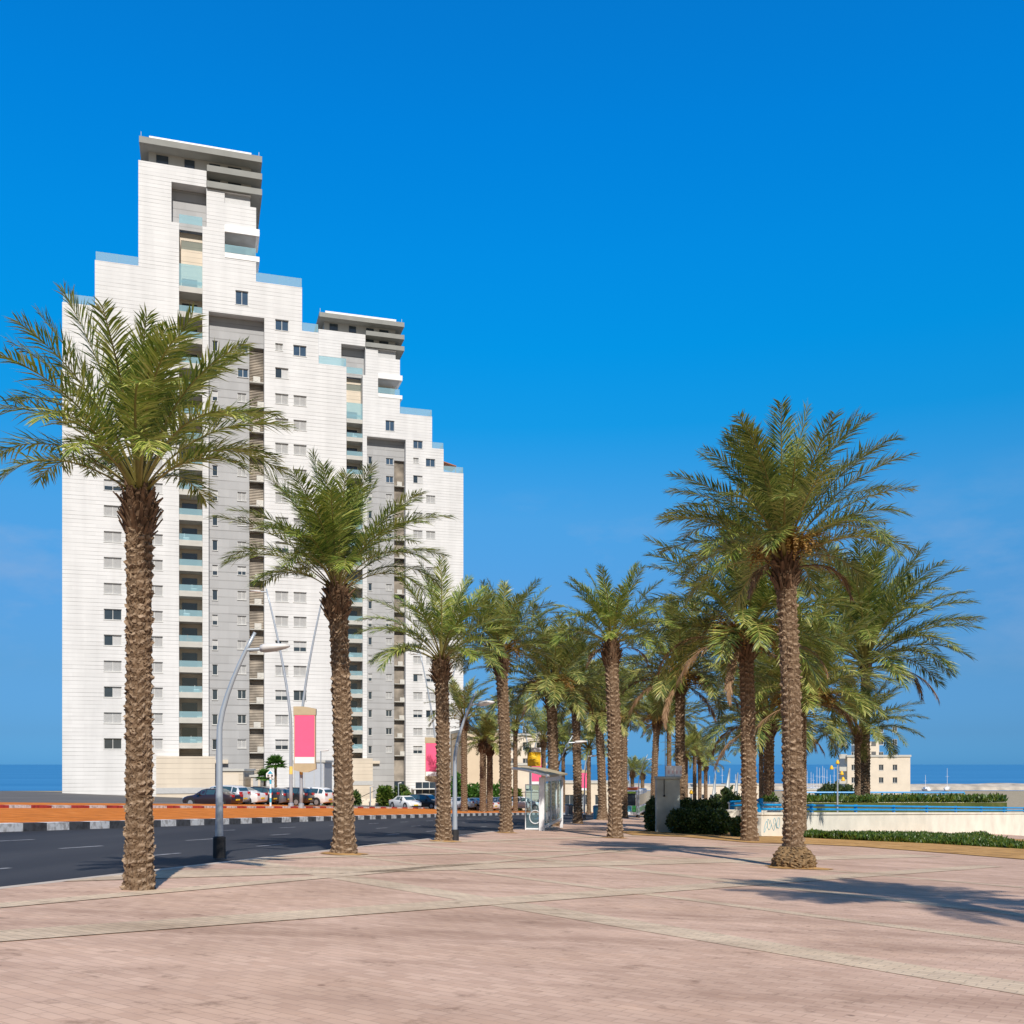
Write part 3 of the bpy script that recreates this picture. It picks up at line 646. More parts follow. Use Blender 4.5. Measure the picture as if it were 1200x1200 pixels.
palm((901, 935), 848, 14, 94, 'olive3', 4.0, 'bushy date palm with a rough trunk behind the planter wall', 'plaza', MID, Yd=72, dead=0, fruit=None)
palm((941, 976), 822, 9, 98, 'olive2', 5.2, 'date palm with pale dates whose trunk shows right behind the tallest palm', 'plaza', MID, fruit=0, dead=0, Yd=52.5)
palm((892, 940), 862, 6, 58, 'far2', 2.4, 'thin date palm between the hedge palm and the bushy one', 'plaza', FAR, Yd=105)
palm((1005, 945), 862, 8, 62, 'olive3', .8, 'date palm in front of the pale apartment tower at far right', 'plaza', MID, Yd=88)
palm((1014, 962), 778, 12, 118, 'olive', 5.9, 'big date palm standing beyond the white wall at the right', 'plaza', MID, Yd=92, dead=0)
p0 = palm((2592, 1400), -808, 98, 584, 'olive', 2.2, 'date palm beside the photographer whose crown shades the paving', 'plaza', MID, Yd=5.3)
# median
palm((544, 950), 846, 8, 46, 'far2', .2, 'median date palm right of the white tower corner, slim trunk', 'median', MID, Yd=100)
palm((566, 950), 872, 8.5, 36, 'far', 1.9, 'shaggy median date palm before the blank beige building', 'median', MID, Yd=104)
palm((574, 950), 876, 8, 32, 'far2', 2.9, 'median date palm crowding the shaggy one on its right side', 'median', MID, Yd=109)
palm((604, 950), 852, 6, 40, 'far2', 4.0, 'median date palm in front of the beige apartment block', 'median', FAR, Yd=116)
palm((637, 951), 870, 6, 40, 'far', .6, 'median date palm behind the yellow billboard', 'median', FAR, Yd=122)
palm((660, 951), 880, 5, 33, 'far', 2.0, 'median date palm seen between the two palms behind the shelter', 'median', FAR, Yd=128)
palm((690, 951), 880, 5.5, 38, 'far2', 3.2, 'median date palm right of the far pink sign', 'median', FAR, Yd=130)
# far down the promenade
FL = [(804, 935, 884, 24, 105, 'far', 'first of the small far palms right of the pillar box'), (814, 934, 880, 28, 118, 'far2', 'small far palm with dense crown above the yellow lantern'),
      (820, 932, 890, 24, 135, 'far', 'small far palm next to the dense crowned one'), (827, 931, 898, 25, 150, 'far2', 'rightmost small far palm, fronds blown toward the white sails'),
      (741, 926, 906, 17, 190, 'far', 'little far palm just above the bus roof'), (753, 926, 908, 18, 200, 'far2', 'little far palm right of the curved lamp behind the bus'),
      (873, 934, 880, 22, 150, 'far2', 'dark little palm left of the hedge palm trunk')]
for i, (x, yb, yt, fr, Y, c, lab) in enumerate(FL):
    palm((x, yb), yt, 5, fr, c, i * 1.3, lab, 'far', FAR, Yd=Y)
# ------------------------------------------------------------------ the two stepped towers (local: x = -u to the left, y = depth, z = height above eye)
def facade(solids, holes, depth_side, y0=0.0):
    """front built on a grid from solid rectangles minus holes; holes: (u0,u1,h0,h1,reveal). Edges to the open air run back depth_side."""
    us = sorted({round(v, 3) for r in solids for v in r[:2]} | {round(v, 3) for r in holes for v in r[:2]})
    hs = sorted({round(v, 3) for r in solids for v in r[2:4]} | {round(v, 3) for r in holes for v in r[2:4]})
    nu, nh = len(us) - 1, len(hs) - 1
    S = [[False] * nh for _ in range(nu)]; H = [[0.0] * nh for _ in range(nu)]
    for i in range(nu):
        uc = (us[i] + us[i + 1]) / 2
        for j in range(nh):
            hc = (hs[j] + hs[j + 1]) / 2
            if any(r[0] < uc < r[1] and r[2] < hc < r[3] for r in solids): S[i][j] = True
            for r in holes:
                if r[0] < uc < r[1] and r[2] < hc < r[3] and S[i][j]: S[i][j] = False; H[i][j] = r[4]; break
    mb = MB(); get = lambda A, i, j, d: A[i][j] if 0 <= i < nu and 0 <= j < nh else d
    for i in range(nu):
        for j in range(nh):
            if not S[i][j]: continue
            u0, u1, h0, h1 = us[i], us[i + 1], hs[j], hs[j + 1]
            mb.add([(-u1, y0, h0), (-u0, y0, h0), (-u0, y0, h1), (-u1, y0, h1)], [(0, 1, 2, 3)])
            for (di, dj, e) in ((-1, 0, ((-u0, h0), (-u0, h1))), (1, 0, ((-u1, h1), (-u1, h0))), (0, 1, ((-u0, h1), (-u1, h1))), (0, -1, ((-u1, h0), (-u0, h0)))):
                if get(S, i + di, j + dj, False): continue
                rv = get(H, i + di, j + dj, 0.0) or depth_side
                (xa, za), (xb, zb) = e
                mb.add([(xa, y0, za), (xa, y0 + rv, za), (xb, y0 + rv, zb), (xb, y0, zb)], [(0, 1, 2, 3)])
    return mb
WINC = {}
def window_meshes(w, h, kind):
    """frame with mullion, and the pane or shutter behind it; origin at lower left of the opening"""
    key = (round(w, 2), round(h, 2), kind)
    if key in WINC: return WINC[key]
    f = MB(); t = .055
    f.box(0, w, 0, .08, 0, t); f.box(0, w, 0, .08, h - t, h); f.box(0, t, 0, .08, t, h - t); f.box(w - t, w, 0, .08, t, h - t)
    if w > .8: f.box(w / 2 - .03, w / 2 + .03, .0, .08, t, h - t)
    f.box(-.05, w + .05, -.22, -.003, -.07, -.003)
    p = MB()
    if kind == 'shut':
        n = int(h / .11)
        for k in range(n):
            z0, z1 = t + (h - 2 * t) * k / n, t + (h - 2 * t) * (k + 1) / n
            p.add([(t, .05, z0), (w - t, .05, z0), (w - t, .02, z1 - .015), (t, .02, z1 - .015), (w - t, .05, z1), (t, .05, z1)], [(0, 1, 2, 3), (3, 2, 4, 5)])
        pm = M['shutter']
        mats = [pm]
    elif kind == 'half':
        p.add([(t, .05, t), (w - t, .05, t), (w - t, .05, h * .42), (t, .05, h * .42)], [(0, 1, 2, 3)], 0)
        p.add([(t, .03, h * .42), (w - t, .03, h * .42), (w - t, .03, h - t), (t, .03, h - t)], [(0, 1, 2, 3)], 1)
        mats = [M['darkglass'], M['shutter']]
    elif kind == 'mixed':
        p.add([(t, .05, t), (w / 2, .05, t), (w / 2, .05, h - t), (t, .05, h - t)], [(0, 1, 2, 3)], 0)
        p.add([(w / 2, .04, t), (w - t, .04, t), (w - t, .04, h - t), (w / 2, .04, h - t)], [(0, 1, 2, 3)], 1)
        mats = [M['darkglass'], M['shutter']]
    else:
        p.add([(t, .05, t), (w - t, .05, t), (w - t, .05, h - t), (t, .05, h - t)], [(0, 1, 2, 3)])
        mats = [M['blueglass'] if kind == 'blue' else M['darkglass']]
    WINC[key] = (f.mesh('window', M['frame']), p.mesh('pane', mats)); return WINC[key]
def put_window(parent, u1, h0, w, h, y, kind):
    a, b = window_meshes(w, h, kind)
    o = link('window', a, parent); o.location = (-u1, y, h0)
    p = link('shutter' if kind == 'shut' else 'pane', b, o)
    return o
def rail(parent, u0, u1, h, y0, hh=1.05, side=None, posts=True):
    g = MB(); g.box(-u1, -u0, y0, y0 + .02, h + .06, h + hh)
    if side: g.box(-side - .01, -side + .01, y0 + .03, y0 + 6, h + .06, h + hh)
    o = g.build('balustrade', M['railglass'], parent)
    if posts:
        p = MB(); n = max(2, int((u1 - u0) / 1.9) + 1)
        for k in range(n):
            x = -u1 + .03 + (u1 - u0 - .06) * k / (n - 1); p.box(x - .025, x + .025, y0 + .025, y0 + .06, h, h + hh)
        p.box(-u1, -u0, y0 + .022, y0 + .05, h + hh - .03, h + hh + .005)
        p.build('handrail', M['steel'], o)
    return o
def tower(label):
    rnd = random.Random(5); PIT = 3.11; B0 = -12.0
    t = thing('residential_tower', label, 'tower', (0, 0, 0), 0, 'stepped white residential towers')
    solids = [(0, 3.55, B0, 50.9), (3.55, 5.6, B0, 54.85), (5.6, 11.25, B0, 60.3), (11.25, 15.04, B0, 69.5), (15.04, 17.2, B0, 70.95), (17.2, 21.3, B0, 66.2), (21.3, 25.1, B0, 73.1),
              (17.2, 21.3, 71.1, 73.1), (25.1, 30.0, B0, 60.3), (30, 33.6, B0, 54.8)]
    holes = []; wins = []
    rows = [21.72 + PIT * k for k in range(-8, 9)]
    kinds = ['shut', 'shut', 'shut', 'shut', 'half', 'half', 'mixed', 'glass']
    ww, wh = 1.62, 1.3
    for k, ht in enumerate(rows):
        if ht - wh < -1.0: continue
        for u1 in (8.92, 6.66):
            kd = 'shut' if k > 10 else rnd.choice(kinds)
            holes.append((u1 - ww, u1, ht - wh, ht, .28)); wins.append((u1, ht - wh, ww, wh, .17, kd))
        holes.append((22.3, 24.2, ht - wh, ht, .28)); wins.append((24.2, ht - wh, 1.9, wh, .17, rnd.choice(kinds)))
        holes.append((27.0, 29.0, ht - wh, ht, .28)); wins.append((29.0, ht - wh, 2.0, wh, .17, rnd.choice(kinds)))
    for (u1, ht, w_, h_, kd) in ((8.92, 49.85, 1.62, 1.3, 'mixed'), (8.92, 52.9, .95, .9, 'shut'), (6.7, 52.95, 1.65, 1.35, 'blue'), (8.92, 55.9, 1.65, 1.35, 'blue'), (13.75, 58.9, 1.55, 1.75, 'blue'), (9.0, 46.0 + 2 * .0, .01, .01, None)):
        if kd: holes.append((u1 - w_, u1, ht - h_, ht, .28)); wins.append((u1, ht - h_, w_, h_, .17, kd))
    # deep holes: grey recess, balcony strip, loggia, terrace, band under the crown
    GD, SD = 1.3, 2.3
    holes += [(10.25, 16.94, B0, 55.85, GD), (17.67, 20.42, B0, 66.2, SD), (11.25, 15.04, 63.4, 65.85, 3.2), (11.9, 15.04, 69.5, 70.9, .6)]
    solids.append((11.9, 15.04, 69.4, 70.95))
    fc = facade(solids, holes, 19)
    fc.build('wall', M['stone'], t)
    for a in wins: put_window(t, *a)
    # grey recess back wall with its own windows and the louvred service niche
    gs = [(10.0, 17.3, B0, 56.0)]; gh = []; gw = []
    for k in range(-8, 11):
        ht = 21.72 + PIT * k
        if ht < .5: continue
        kd = rnd.choice(['shut', 'shut', 'shut', 'half', 'glass'])
        w_ = 1.05 if k < 9 else 1.3
        gh.append((13.45 - w_, 13.45, ht - 1.1, ht, .22)); gw.append((13.45, ht - 1.1, w_, 1.1, GD + .13, kd if k < 9 else 'blue'))
        gh.append((15.85, 16.5, ht - 1.3, ht, .22)); gw.append((16.5, ht - 1.3, .65, 1.3, GD + .13, rnd.choice(['glass', 'half', 'glass'])))
    gh.append((10.25, 12.02, B0, 52.5, .6))
    facade(gs, gh, .02, GD).build('recess_wall', M['greystone'], t)
    for a in gw: put_window(t, *a)
    lv = MB(); z = B0
    while z < 52.4:
        lv.add([(-12.0, GD + .40, z), (-10.27, GD + .40, z), (-10.27, GD + .52, z + .17), (-12.0, GD + .52, z + .17)], [(0, 1, 2, 3)]); z += .2
    lv.box(-12.02, -10.25, GD + .58, GD + .64, B0, 52.5)
    lv.build('louvre_screen', M['louvre'], t)
    for k in range(-6, 10):
        h = 20.1 + PIT * k
        s = MB(); s.box(-12.0, -10.27, GD - .35, GD + .34, h - .12, h); sl_ = s.build('service_ledge', M['concrete_slab'], t)
        a = MB(); uo = rnd.uniform(0, .6); a.box(-11.6 + uo, -10.75 + uo, GD - .2, GD + .15, h + .02, h + .72)
        a.tube([(-11.32 + uo, GD - .21, h + .37), (-11.32 + uo, GD - .23, h + .37)], .27, 16)
        a.build('air_conditioner', M['acwhite'], sl_)
    # balcony strip
    bw = MB(); bw.box(-20.42, -17.67, SD + .0, SD + .1, B0, 66.2); bw.build('balcony_back_wall', M['beigestone'], t)
    for k in range(-8, 13):
        h = 20.9 + PIT * k
        if h < .3 or h > 63: continue
        b = MB(); b.box(-20.40, -17.69, -.03, SD - .02, h - .36, h); b.box(-20.40, -17.69, -.03, .1, h + .003, h + .33)
        bo = b.build('balcony', M['concrete_slab'], t)
        g = MB(); g.box(-20.38, -17.71, .02, .04, h + .34, h + 1.08); g.build('balustrade', M['railglass'], bo)
        dd = MB(); dd.box(-20.1, -18.3, SD - .06, SD - .02, h + .02, h + 2.25); dd.build('glass_door', M['darkglass'], bo)
        if rnd.random() < .45:
            q = MB(); x = rnd.uniform(-20, -18.6); q.box(x, x + .7, .5, 1.0, h + .02, h + .75); q.box(x + .1, x + .16, .5, .95, h + .75, h + 1.2); q.build('balcony_furniture', [M['acwhite'], M['terracotta'], M['whitepaint']][k % 3:k % 3 + 1], bo)
    w2 = MB(); w2.box(-20.4, -17.69, .06, .1, 58.9, 61.3); w2.build('glazed_balcony', M['railglass'], t)
    # loggia at the head of the strip
    lg = MB(); lg.box(-21.28, -17.22, 1.6, 1.7, 66.2, 71.09); lg.build('loggia_wall', M['greystone'], t)
    rail(t, 17.7, 20.4, 66.2, .05, 1.1)
    # terraces and their balustrades
    rail(t, .05, 3.5, 50.9, .05, side=.05); rail(t, 3.6, 5.55, 54.85, .05, side=3.6); rail(t, 5.65, 11.2, 60.3, .05, side=5.65, hh=1.15); rail(t, 11.3, 15.0, 63.4, .02, hh=1.0)
    rail(t, 25.15, 29.9, 60.3, .05); rail(t, 30.1, 33.5, 54.8, .05)
    lip = MB(); lip.box(-15.0, -10.85, -.06, 3.2, 62.75, 63.38); lip.build('terrace_slab', M['whitepaint'], t)
    can = MB(); can.box(-15.03, -10.85, -.18, 4.2, 65.9, 66.75); can.build('canopy', M['whitepaint'], t)
    bk = MB(); bk.box(-15.02, -11.6, 3.0, 3.1, 63.4, 65.9); bk.box(-14.2, -12.4, 2.9, 2.98, 63.4, 65.5, 1); bk.build('terrace_back_wall', [M['soffit'], M['darkglass']], t)
    bd = MB(); bd.box(-15.0, -11.95, .35, .45, 69.5, 70.9); bd.build('window_band', M['shutter'], t)
    # crown: three projecting slabs, set-back storeys between them, parapet, antennas
    for (a, b) in ((71.0, 71.75), (72.95, 73.7), (75.1, 75.85)):
        s = MB(); s.box(-25.0 if a > 74 else -17.15, -10.55, -.35, 20, a, b); s.build('roof_slab', M['roofslab'], t)
    c1 = MB(); c1.box(-24.0, -11.8, 1.4, 18, 71.75, 72.95); c1.box(-24.0, -11.8, 1.4, 18, 73.7, 75.1)
    c1.build('penthouse_wall', M['penthouse'], t)
    for (u, w_) in ((16.2, 1.3), (13.8, 1.6), (19.2, 1.2), (22.4, 1.4)):
        for h0 in (71.8, 73.75):
            q = MB(); q.box(-u - w_ / 2, -u + w_ / 2, 1.34, 1.38, h0, h0 + 1.1); q.build('penthouse_window', M['darkglass'], t)
    pr = MB(); pr.box(-23.9, -11.8, .6, 18, 75.86, 76.6); pr.build('parapet', M['whitepaint'], t)
    for (u, h1, y) in ((18.9, 78.4, 6), (10.9, 76.6, 0.2), (24.8, 76.7, 0.2)):
        an = MB(); an.tube([(-u, y, 75.8), (-u, y, h1)], .045, 6); an.build('antenna', M['steel'], t)
    sh = MB()
    for (u, y) in ((7, 3), (8.6, 4), (10, 3.4)): sh.box(-u - .5, -u + .5, y, y + .9, 60.32, 60.9)
    sh.build('roof_planters', M['concrete_slab'], t)
    # ground storeys
    pod = MB(); pod.box(-23.0, -16.2, -1.6, -.01, B0, .9); pod.build('entrance_block', M['beigestone'], t)
    pb = MB(); pb.box(-23.02, -16.19, -1.66, -1.602, -3.6, -2.9); pb.build('fascia_band', M['shutter'], t)
    pw = MB(); pw.box(-16.95, -14.6, GD - .5, GD - .02, .0, .5); pw.build('terrace_ledge', M['beigestone'], t)
    en = MB(); en.box(-8.6, -4.9, -.06, -.01, -8.5, -3.2); en.build('lobby_glazing', M['darkglass'], t)
    mu = MB()
    for x in (-8.6, -7.4, -6.15, -4.95): mu.box(x, x + .08, -.12, -.062, -8.5, -3.2)
    mu.box(-8.6, -4.87, -.12, -.064, -5.3, -5.2); mu.build('lobby_frame', M['frame'], t)
    gd = MB(); gd.box(-9.2, -3.6, -.05, -.01, -8.5, -1.0); 
    sd_ = MB(); sd_.box(-12.0, -10.3, GD - .1, GD + .02, -8.5, -3.0); sd_.build('side_door', M['darkglass'], t)
    cv = MB()
    for x in (-9.0, -3.9): cv.box(x, x + .22, -1.4, -1.2, -8.5, -4.4)
    cv.box(-9.3, -3.4, -1.6, -.13, -4.4, -4.25); cv.build('entrance_canopy', M['whitesteel'], t)
    return t
def place_tower(t, xr, Y0):
    t.location = ((xr - 600) / 1200 * Y0, Y0, EYE); t.rotation_euler = (0, 0, R(17))
tw = tower('nearer white stepped tower at the left edge, higher in the picture, with louvred grey recess')
tw2 = copy_tree(tw); tw2['label'] = 'farther white stepped tower whose whole slabbed crown shows against the sky'
place_tower(tw, 406, 131.3); place_tower(tw2, 543, 179.5)
# blue letters over the entrance of the farther tower, as one solid mesh
lt = MB(); sgm = {'L': [(0, .2, 0, 1.2), (.2, .7, 0, .2)], 'A': [], 'B': [(0, .2, 0, 1.2), (.2, .6, 0, .18), (.2, .6, .52, .7), (.2, .6, 1.02, 1.2), (.6, .8, .1, .56), (.6, .78, .66, 1.1)]}
for ch, ox in (('L', 0), ('B', 1.9)):
    for (a, b, c, d_) in sgm[ch]: lt.box(-22.4 + ox + a, -22.4 + ox + b, -1.74, -1.612, -5.3 + c, -5.3 + d_)
for pl in ([(0, 0), (.22, 0), (.5, 1.2), (.36, 1.2)], [(.78, 0), (1.0, 0), (.64, 1.2), (.5, 1.2)]): lt.prism([(-21.6 + a, -1.74, -5.3 + c) for a, c in pl], (0, .128, 0))
lt.box(-21.38, -20.82, -1.70, -1.62, -4.95, -4.75); lt.build('lettering', M['navy'], tw2)
# a wooden pergola on one roof step of the farther tower
pg = MB()
pg.add([(-3.5, 1.5, 53.1), (-.9, 1.5, 52.45), (-.9, 5, 52.45), (-3.5, 5, 53.1), (-3.5, 1.5, 53.25), (-.9, 1.5, 52.6), (-.9, 5, 52.6), (-3.5, 5, 53.25)], [(0, 3, 2, 1), (4, 5, 6, 7), (0, 1, 5, 4), (1, 2, 6, 5), (2, 3, 7, 6), (3, 0, 4, 7)])
pg.box(-1.05, -.92, 1.6, 1.75, 50.9, 52.5); pg.build('pergola', M['terracotta'], tw2)
# pavilion blocks at the foot of the nearer tower
def footblock(label, name, x0, x1, ytop, Y, mat, cat, dep=5, extra=None):
    a, b = W(x0, ytop, Y), W(x1, ytop, Y)
    t = thing(name, label, cat, ((a.x + b.x) / 2, Y, 0)); w_ = b.x - a.x
    mb = MB(); mb.box(-w_ / 2, w_ / 2, 0, dep, gz(a.x, Y) - 1, a.z - .25); mb.build('wall', mat, t)
    r = MB(); r.box(-w_ / 2 - .15, w_ / 2 + .15, -.15, dep + .1, a.z - .247, a.z); r.build('roof', M['concrete_slab'], t)
    return t, w_, a.z
t, w_, zt = footblock('cream kiosk with a roller door at the foot of the nearer tower', 'kiosk', 255, 285, 901, 116, M['beigestone'], 'kiosk')
q = MB(); q.box(-w_ / 2 + .5, w_ / 2 - .5, -.06, -.005, zt - 2.6, zt - .6); q.build('roller_door', M['pale_render'], t)
t, w_, zt = footblock('small cream utility cabin behind the little fan palms', 'utility_cabin', 294, 305, 908, 117, M['beigestone'], 'cabin', 3)
q = MB(); q.box(-w_ / 2 + .25, w_ / 2 - .25, -.06, -.005, zt - 1.3, zt - .4); q.build('vent', M['shutter'], t)
t, w_, zt = footblock('grey metal clad garage block beside the white tower base', 'garage_block', 344, 380, 891, 116.5, M['shutter'], 'garage', 5)
q = MB()
for k in range(3): q.box(-w_ / 2 + .2 + k * 1.1, -w_ / 2 + 1.2 + k * 1.1, -.04, -.005, zt - 3.1, zt - .5)
q.box(w_ / 2 - .9, w_ / 2 - .1, -.05, -.005, zt - .9, zt - .35); q.build('metal_panels', M['car_silver'], t)
# beige buildings beyond
def block(label, name, x0, x1, ytop, Y, rz, mat, dep, wins=(), roof=True, cat='building'):
    a, b = W(x0, ytop, Y), W(x1, ytop, Y); w_ = (b.x - a.x) / math.cos(rz)
    t = thing(name, label, cat, (a.x, Y, EYE), rz); zt = a.z - EYE
    hs = [(u, u + ww_, h, h + wh_, .25) for (u, h, ww_, wh_) in wins]
    m2 = facade([(0, w_, -16, zt)], [(w_ - u - ww_, w_ - u, h, h + wh_, .25) for (u, h, ww_, wh_) in wins], dep)
    o = m2.build('wall', mat, t); o.location = (w_, 0, 0)
    for (u, h, ww_, wh_) in wins:
        f, p = window_meshes(ww_, wh_, 'glass'); wo_ = link('window', f, t); wo_.location = (u, .15, h); link('pane', p, wo_)
    if roof:
        r = MB(); r.box(-.2, w_ + .2, -.2, dep + .1, zt + .003, zt + .45); r.build('roof', M['concrete_slab'], t)
    return t, w_, zt
block('blank beige building behind the median palms', 'beige_hall', 541, 590, 858, 168, R(12), M['sand_render'], 14)
wl = [(1.0 + 2.6 * i, -6.5 + 3.0 * j, 1.2, 1.5) for i in range(3) for j in range(5)]
block('beige apartment block with small dark windows behind the bus stop', 'apartment_block', 590, 634, 862, 190, R(6), M['pale_render'], 16, wl)
block('low grey wing joining the beige hall and the apartment block', 'low_wing', 582, 640, 897, 184, R(4), M['pale_render'], 5, [(.8 + 2.2 * i, -6.2, 1.3, 1.7) for i in range(4)])
block('long low beige shop row seen between the palms behind the shelter', 'shop_row', 655, 735, 918, 205, R(-6), M['pale_render'], 12, [(1 + 3.1 * i, -8.2, 2.3, 2.0) for i in range(4)])
wl = [(.9 + 3.0 * i, -4.4 + 2.9 * j, 1.0, 1.3) for i in range(4) for j in range(5)]
t, w_, zt = block('pale apartment tower near the sea at the far right', 'seaside_tower', 993, 1062, 887, 235, R(-10), M['pale_render'], 14, wl)
q = MB(); q.box(2.2, 7.5, 3, 9, zt + .45, zt + 3.6); q.build('stair_head', M['pale_render'], t)
for k in range(4):
    q = MB(); q.box(-1.7, -.02, .3, 4, -4.6 + 2.9 * k, -4.4 + 2.9 * k); q.box(-1.7, -.02, .3, .4, -4.395 + 2.9 * k, -3.6 + 2.9 * k); q.build('balcony', M['concrete_slab'], t)
# ------------------------------------------------------------------ street lamps
def street_lamp(x, y, topx, topy, Y, armpx, label, kind, n=14):
    """tapered steel pole that rises straight, then leans; luminaire on a short arm"""
    X = (x - 600) / 1200 * Y; z0 = gz(X, Y) + (.12 if kind == 'median' else 0); ppm = 1200 / Y
    top = Vector(((topx - x) / ppm, 0, EYE + (895 - topy) / ppm - z0)); h = top.z
    t = thing('street_lamp', label, 'street lamp', (X, Y, z0), 0, 'leaning lamps on the median' if kind == 'median' else 'bent promenade lamps')
    pts = []; rad = []; r0 = .14 if kind == 'median' else .085
    s0 = .38 if kind == 'median' else .55
    for i in range(n + 1):
        q = i / n; b = max(0, (q - s0) / (1 - s0)); pts.append((top.x * (b ** 1.35 if kind == 'median' else b ** 1.5), 0, h * q)); rad.append(r0 * (1 - .62 * q))
    MB().tube(pts, rad, 10).build('pole', M['steel'], t, smooth=True)
    MB().tube([(0, 0, -.1), (0, 0, .32), (0, 0, .34)], [r0 * 1.5, r0 * 1.45, r0 * 1.1], 10).build('base_collar', M['black'] if kind != 'median' else M['steel'], t)
    ax = armpx / ppm; az = h * (.985 if kind == 'median' else .92); q = .985 if kind == 'median' else .92
    b = (q - s0) / (1 - s0); sx = top.x * (b ** (1.35 if kind == 'median' else 1.5)); sg = 1 if ax > 0 else -1
    MB().tube([(sx, 0, az), (sx + ax * .4, 0, az + .02)], r0 * .38, 8).build('arm', M['steel'], t)
    hd = MB(); L = abs(ax) * .68; x0 = sx + ax * .34
    sec = [(0, .09, .07), (.15, .15, .09), (.5, .17, .085), (.85, .12, .05), (1, .05, .02)]
    vs = []; fs = []
    for (f, wy, wz) in sec:
        cx = x0 + sg * L * f
        for a in range(10): vs.append((cx, math.cos(a * .6283) * wy, az + .03 + math.sin(a * .6283) * wz + f * .05))
    for i in range(len(sec) - 1):
        for a in range(10): fs.append((i * 10 + a, i * 10 + (a + 1) % 10, (i + 1) * 10 + (a + 1) % 10, (i + 1) * 10 + a))
    fs += [tuple(range(10)), tuple(range((len(sec) - 1) * 10, len(sec) * 10))]
    hd.add(vs, fs); hd.build('lamp_head', M['lampwhite'], t, smooth=True)
    if kind == 'median' and abs(Y - 78) < 8:
        zt = (948 - 909) / ppm; MB().tube([(0, 0, zt), (0, 0, zt + .6)], [r0 * .97, r0 * .95], 12).build('reflective_band', M['yellowtape'], t)
    return t
street_lamp(341, 947, 312, 690, 78, -20, 'tall grey lamp on the orange median leaning left, in front of the parked cars', 'median')
street_lamp(353, 947, 381, 688, 78.4, 20, 'tall grey lamp leaning right that carries the nearest pink sign', 'median')
street_lamp(511, 949, 492, 764, 110, -14, 'left leaning median lamp in front of the farther white tower', 'median')
street_lamp(514, 949, 539, 763, 110, 12, 'right leaning median lamp whose head meets the farther tower corner', 'median')
street_lamp(621, 950, 606, 812, 146, -12, 'left leaning median lamp above the yellow billboard', 'median')
street_lamp(623, 950, 641, 822, 146, 10, 'right leaning median lamp above the yellow billboard', 'median')
street_lamp(682, 947, 672, 842, 185, -9, 'left leaning median lamp behind the shaggy footed palm', 'median')
street_lamp(684, 947, 696, 846, 185, 9, 'right leaning median lamp behind the shaggy footed palm', 'median')
street_lamp(738, 935, 732, 872, 280, -8, 'far left leaning lamp over the bus roof', 'median')
street_lamp(722, 935, 728, 866, 260, 9, 'far right leaning lamp beside the plaza palm trunk', 'median')
street_lamp(257, 1012, 299, 741, 20.6, 50, 'bent promenade lamp at the left edge, head over the road', 'promenade')
street_lamp(533, 983, 557, 812, 31.5, 28, 'bent promenade lamp at the foot of a kerb palm', 'promenade')
street_lamp(652, 966, 671, 862, 57, 22, 'bent promenade lamp behind the bus shelter palm', 'promenade')
street_lamp(685, 955, 690, 880, 92, 12, 'slim straight promenade lamp beside the far pink sign', 'promenade')
street_lamp(748.5, 957.5, 759, 884, 112, 15, 'white curved promenade lamp in front of the bus', 'promenade')
# thin little lamps by the building
for i, (x, y0, y1, Y, lab) in enumerate(((376, 925, 880, 100, 'black gooseneck lamp beside the garage block'), (434, 945, 922, 118, 'short grey lamp post near the entrance block'), (467, 936, 918, 124, 'small flat topped white lamp by the tower entrance shrubs'))):
    X = (x - 600) / 1200 * Y; z0 = gz(X, Y); zt = EYE + (895 - y1) / 1200 * Y - z0
    t = thing('path_lamp', lab, 'lamp', (X, Y, z0), 0, 'small lamps at the tower entrance')
    MB().tube([(0, 0, 0), (0, 0, zt)], .06, 8).build('pole', M['steel'], t)
    MB().tube([(-.05, 0, zt), (.75 if i == 0 else .35, 0, zt + .08)], [.05, .09], 8).build('lamp_head', M['lampwhite'], t)
# ------------------------------------------------------------------ pink banner signs
def banner(x0, x1, yt, yb, Y, label, facing=0.0, face_only=None):
    cx = (x0 + x1) / 2; c = W(cx, yb, Y); top = W(cx, yt, Y); h = top.z - c.z; w_ = (x1 - x0) / 1200 * Y
    t = thing('banner_sign', label, 'sign', (c.x, Y, c.z), facing, 'pink banner signs on lamp poles')
    fr = MB(); fr.box(-w_ / 2, w_ / 2, -.16, .16, h * .13, h * .87); fr.build('sign_box', M['signbeige'], t)
    cap = MB(); e = .04
    cap.prism([(-w_ / 2 - e, -.2, h * .87), (w_ / 2 + e, -.2, h * .87), (w_ / 2 + e, -.2, h * .965), (w_ * .25, -.2, h * .985), (-w_ * .1, -.2, h), (-w_ / 2 - e, -.2, h)], (0, .4, 0))
    cap.build('top_cap', M['signbeige'], t)
    cap = MB(); cap.prism([(-w_ / 2 - e, -.2, h * .035), (-w_ * .12, -.2, 0), (w_ * .15, -.2, .0), (w_ / 2 + e, -.2, h * .05), (w_ / 2 + e, -.2, h * .13), (-w_ / 2 - e, -.2, h * .13)], (0, .4, 0)); cap.build('bottom_cap', M['signbeige'], t)
    f = MB(); f.box(-w_ / 2 + .06, w_ / 2 - .06, -.185, -.162, h * .235, h * .865); f.build('pink_panel', M['pink'], t)
    f = MB(); f.box(-w_ / 2 + .06, w_ / 2 - .06, -.185, -.162, h * .135, h * .232); f.build('white_strip', M['signwhite'], t)
    return t
banner(345, 370, 828, 905, 78.0, 'large pink banner sign nearest, in front of the nearer tower and parked cars')
banner(498.5, 516.5, 864, 916.5, 109.7, 'pink banner sign partly behind the kerb palm, before the farther tower')
banner(622, 637, 882, 926, 145.5, 'pink banner sign half hidden by the yellow billboard and shelter roof')
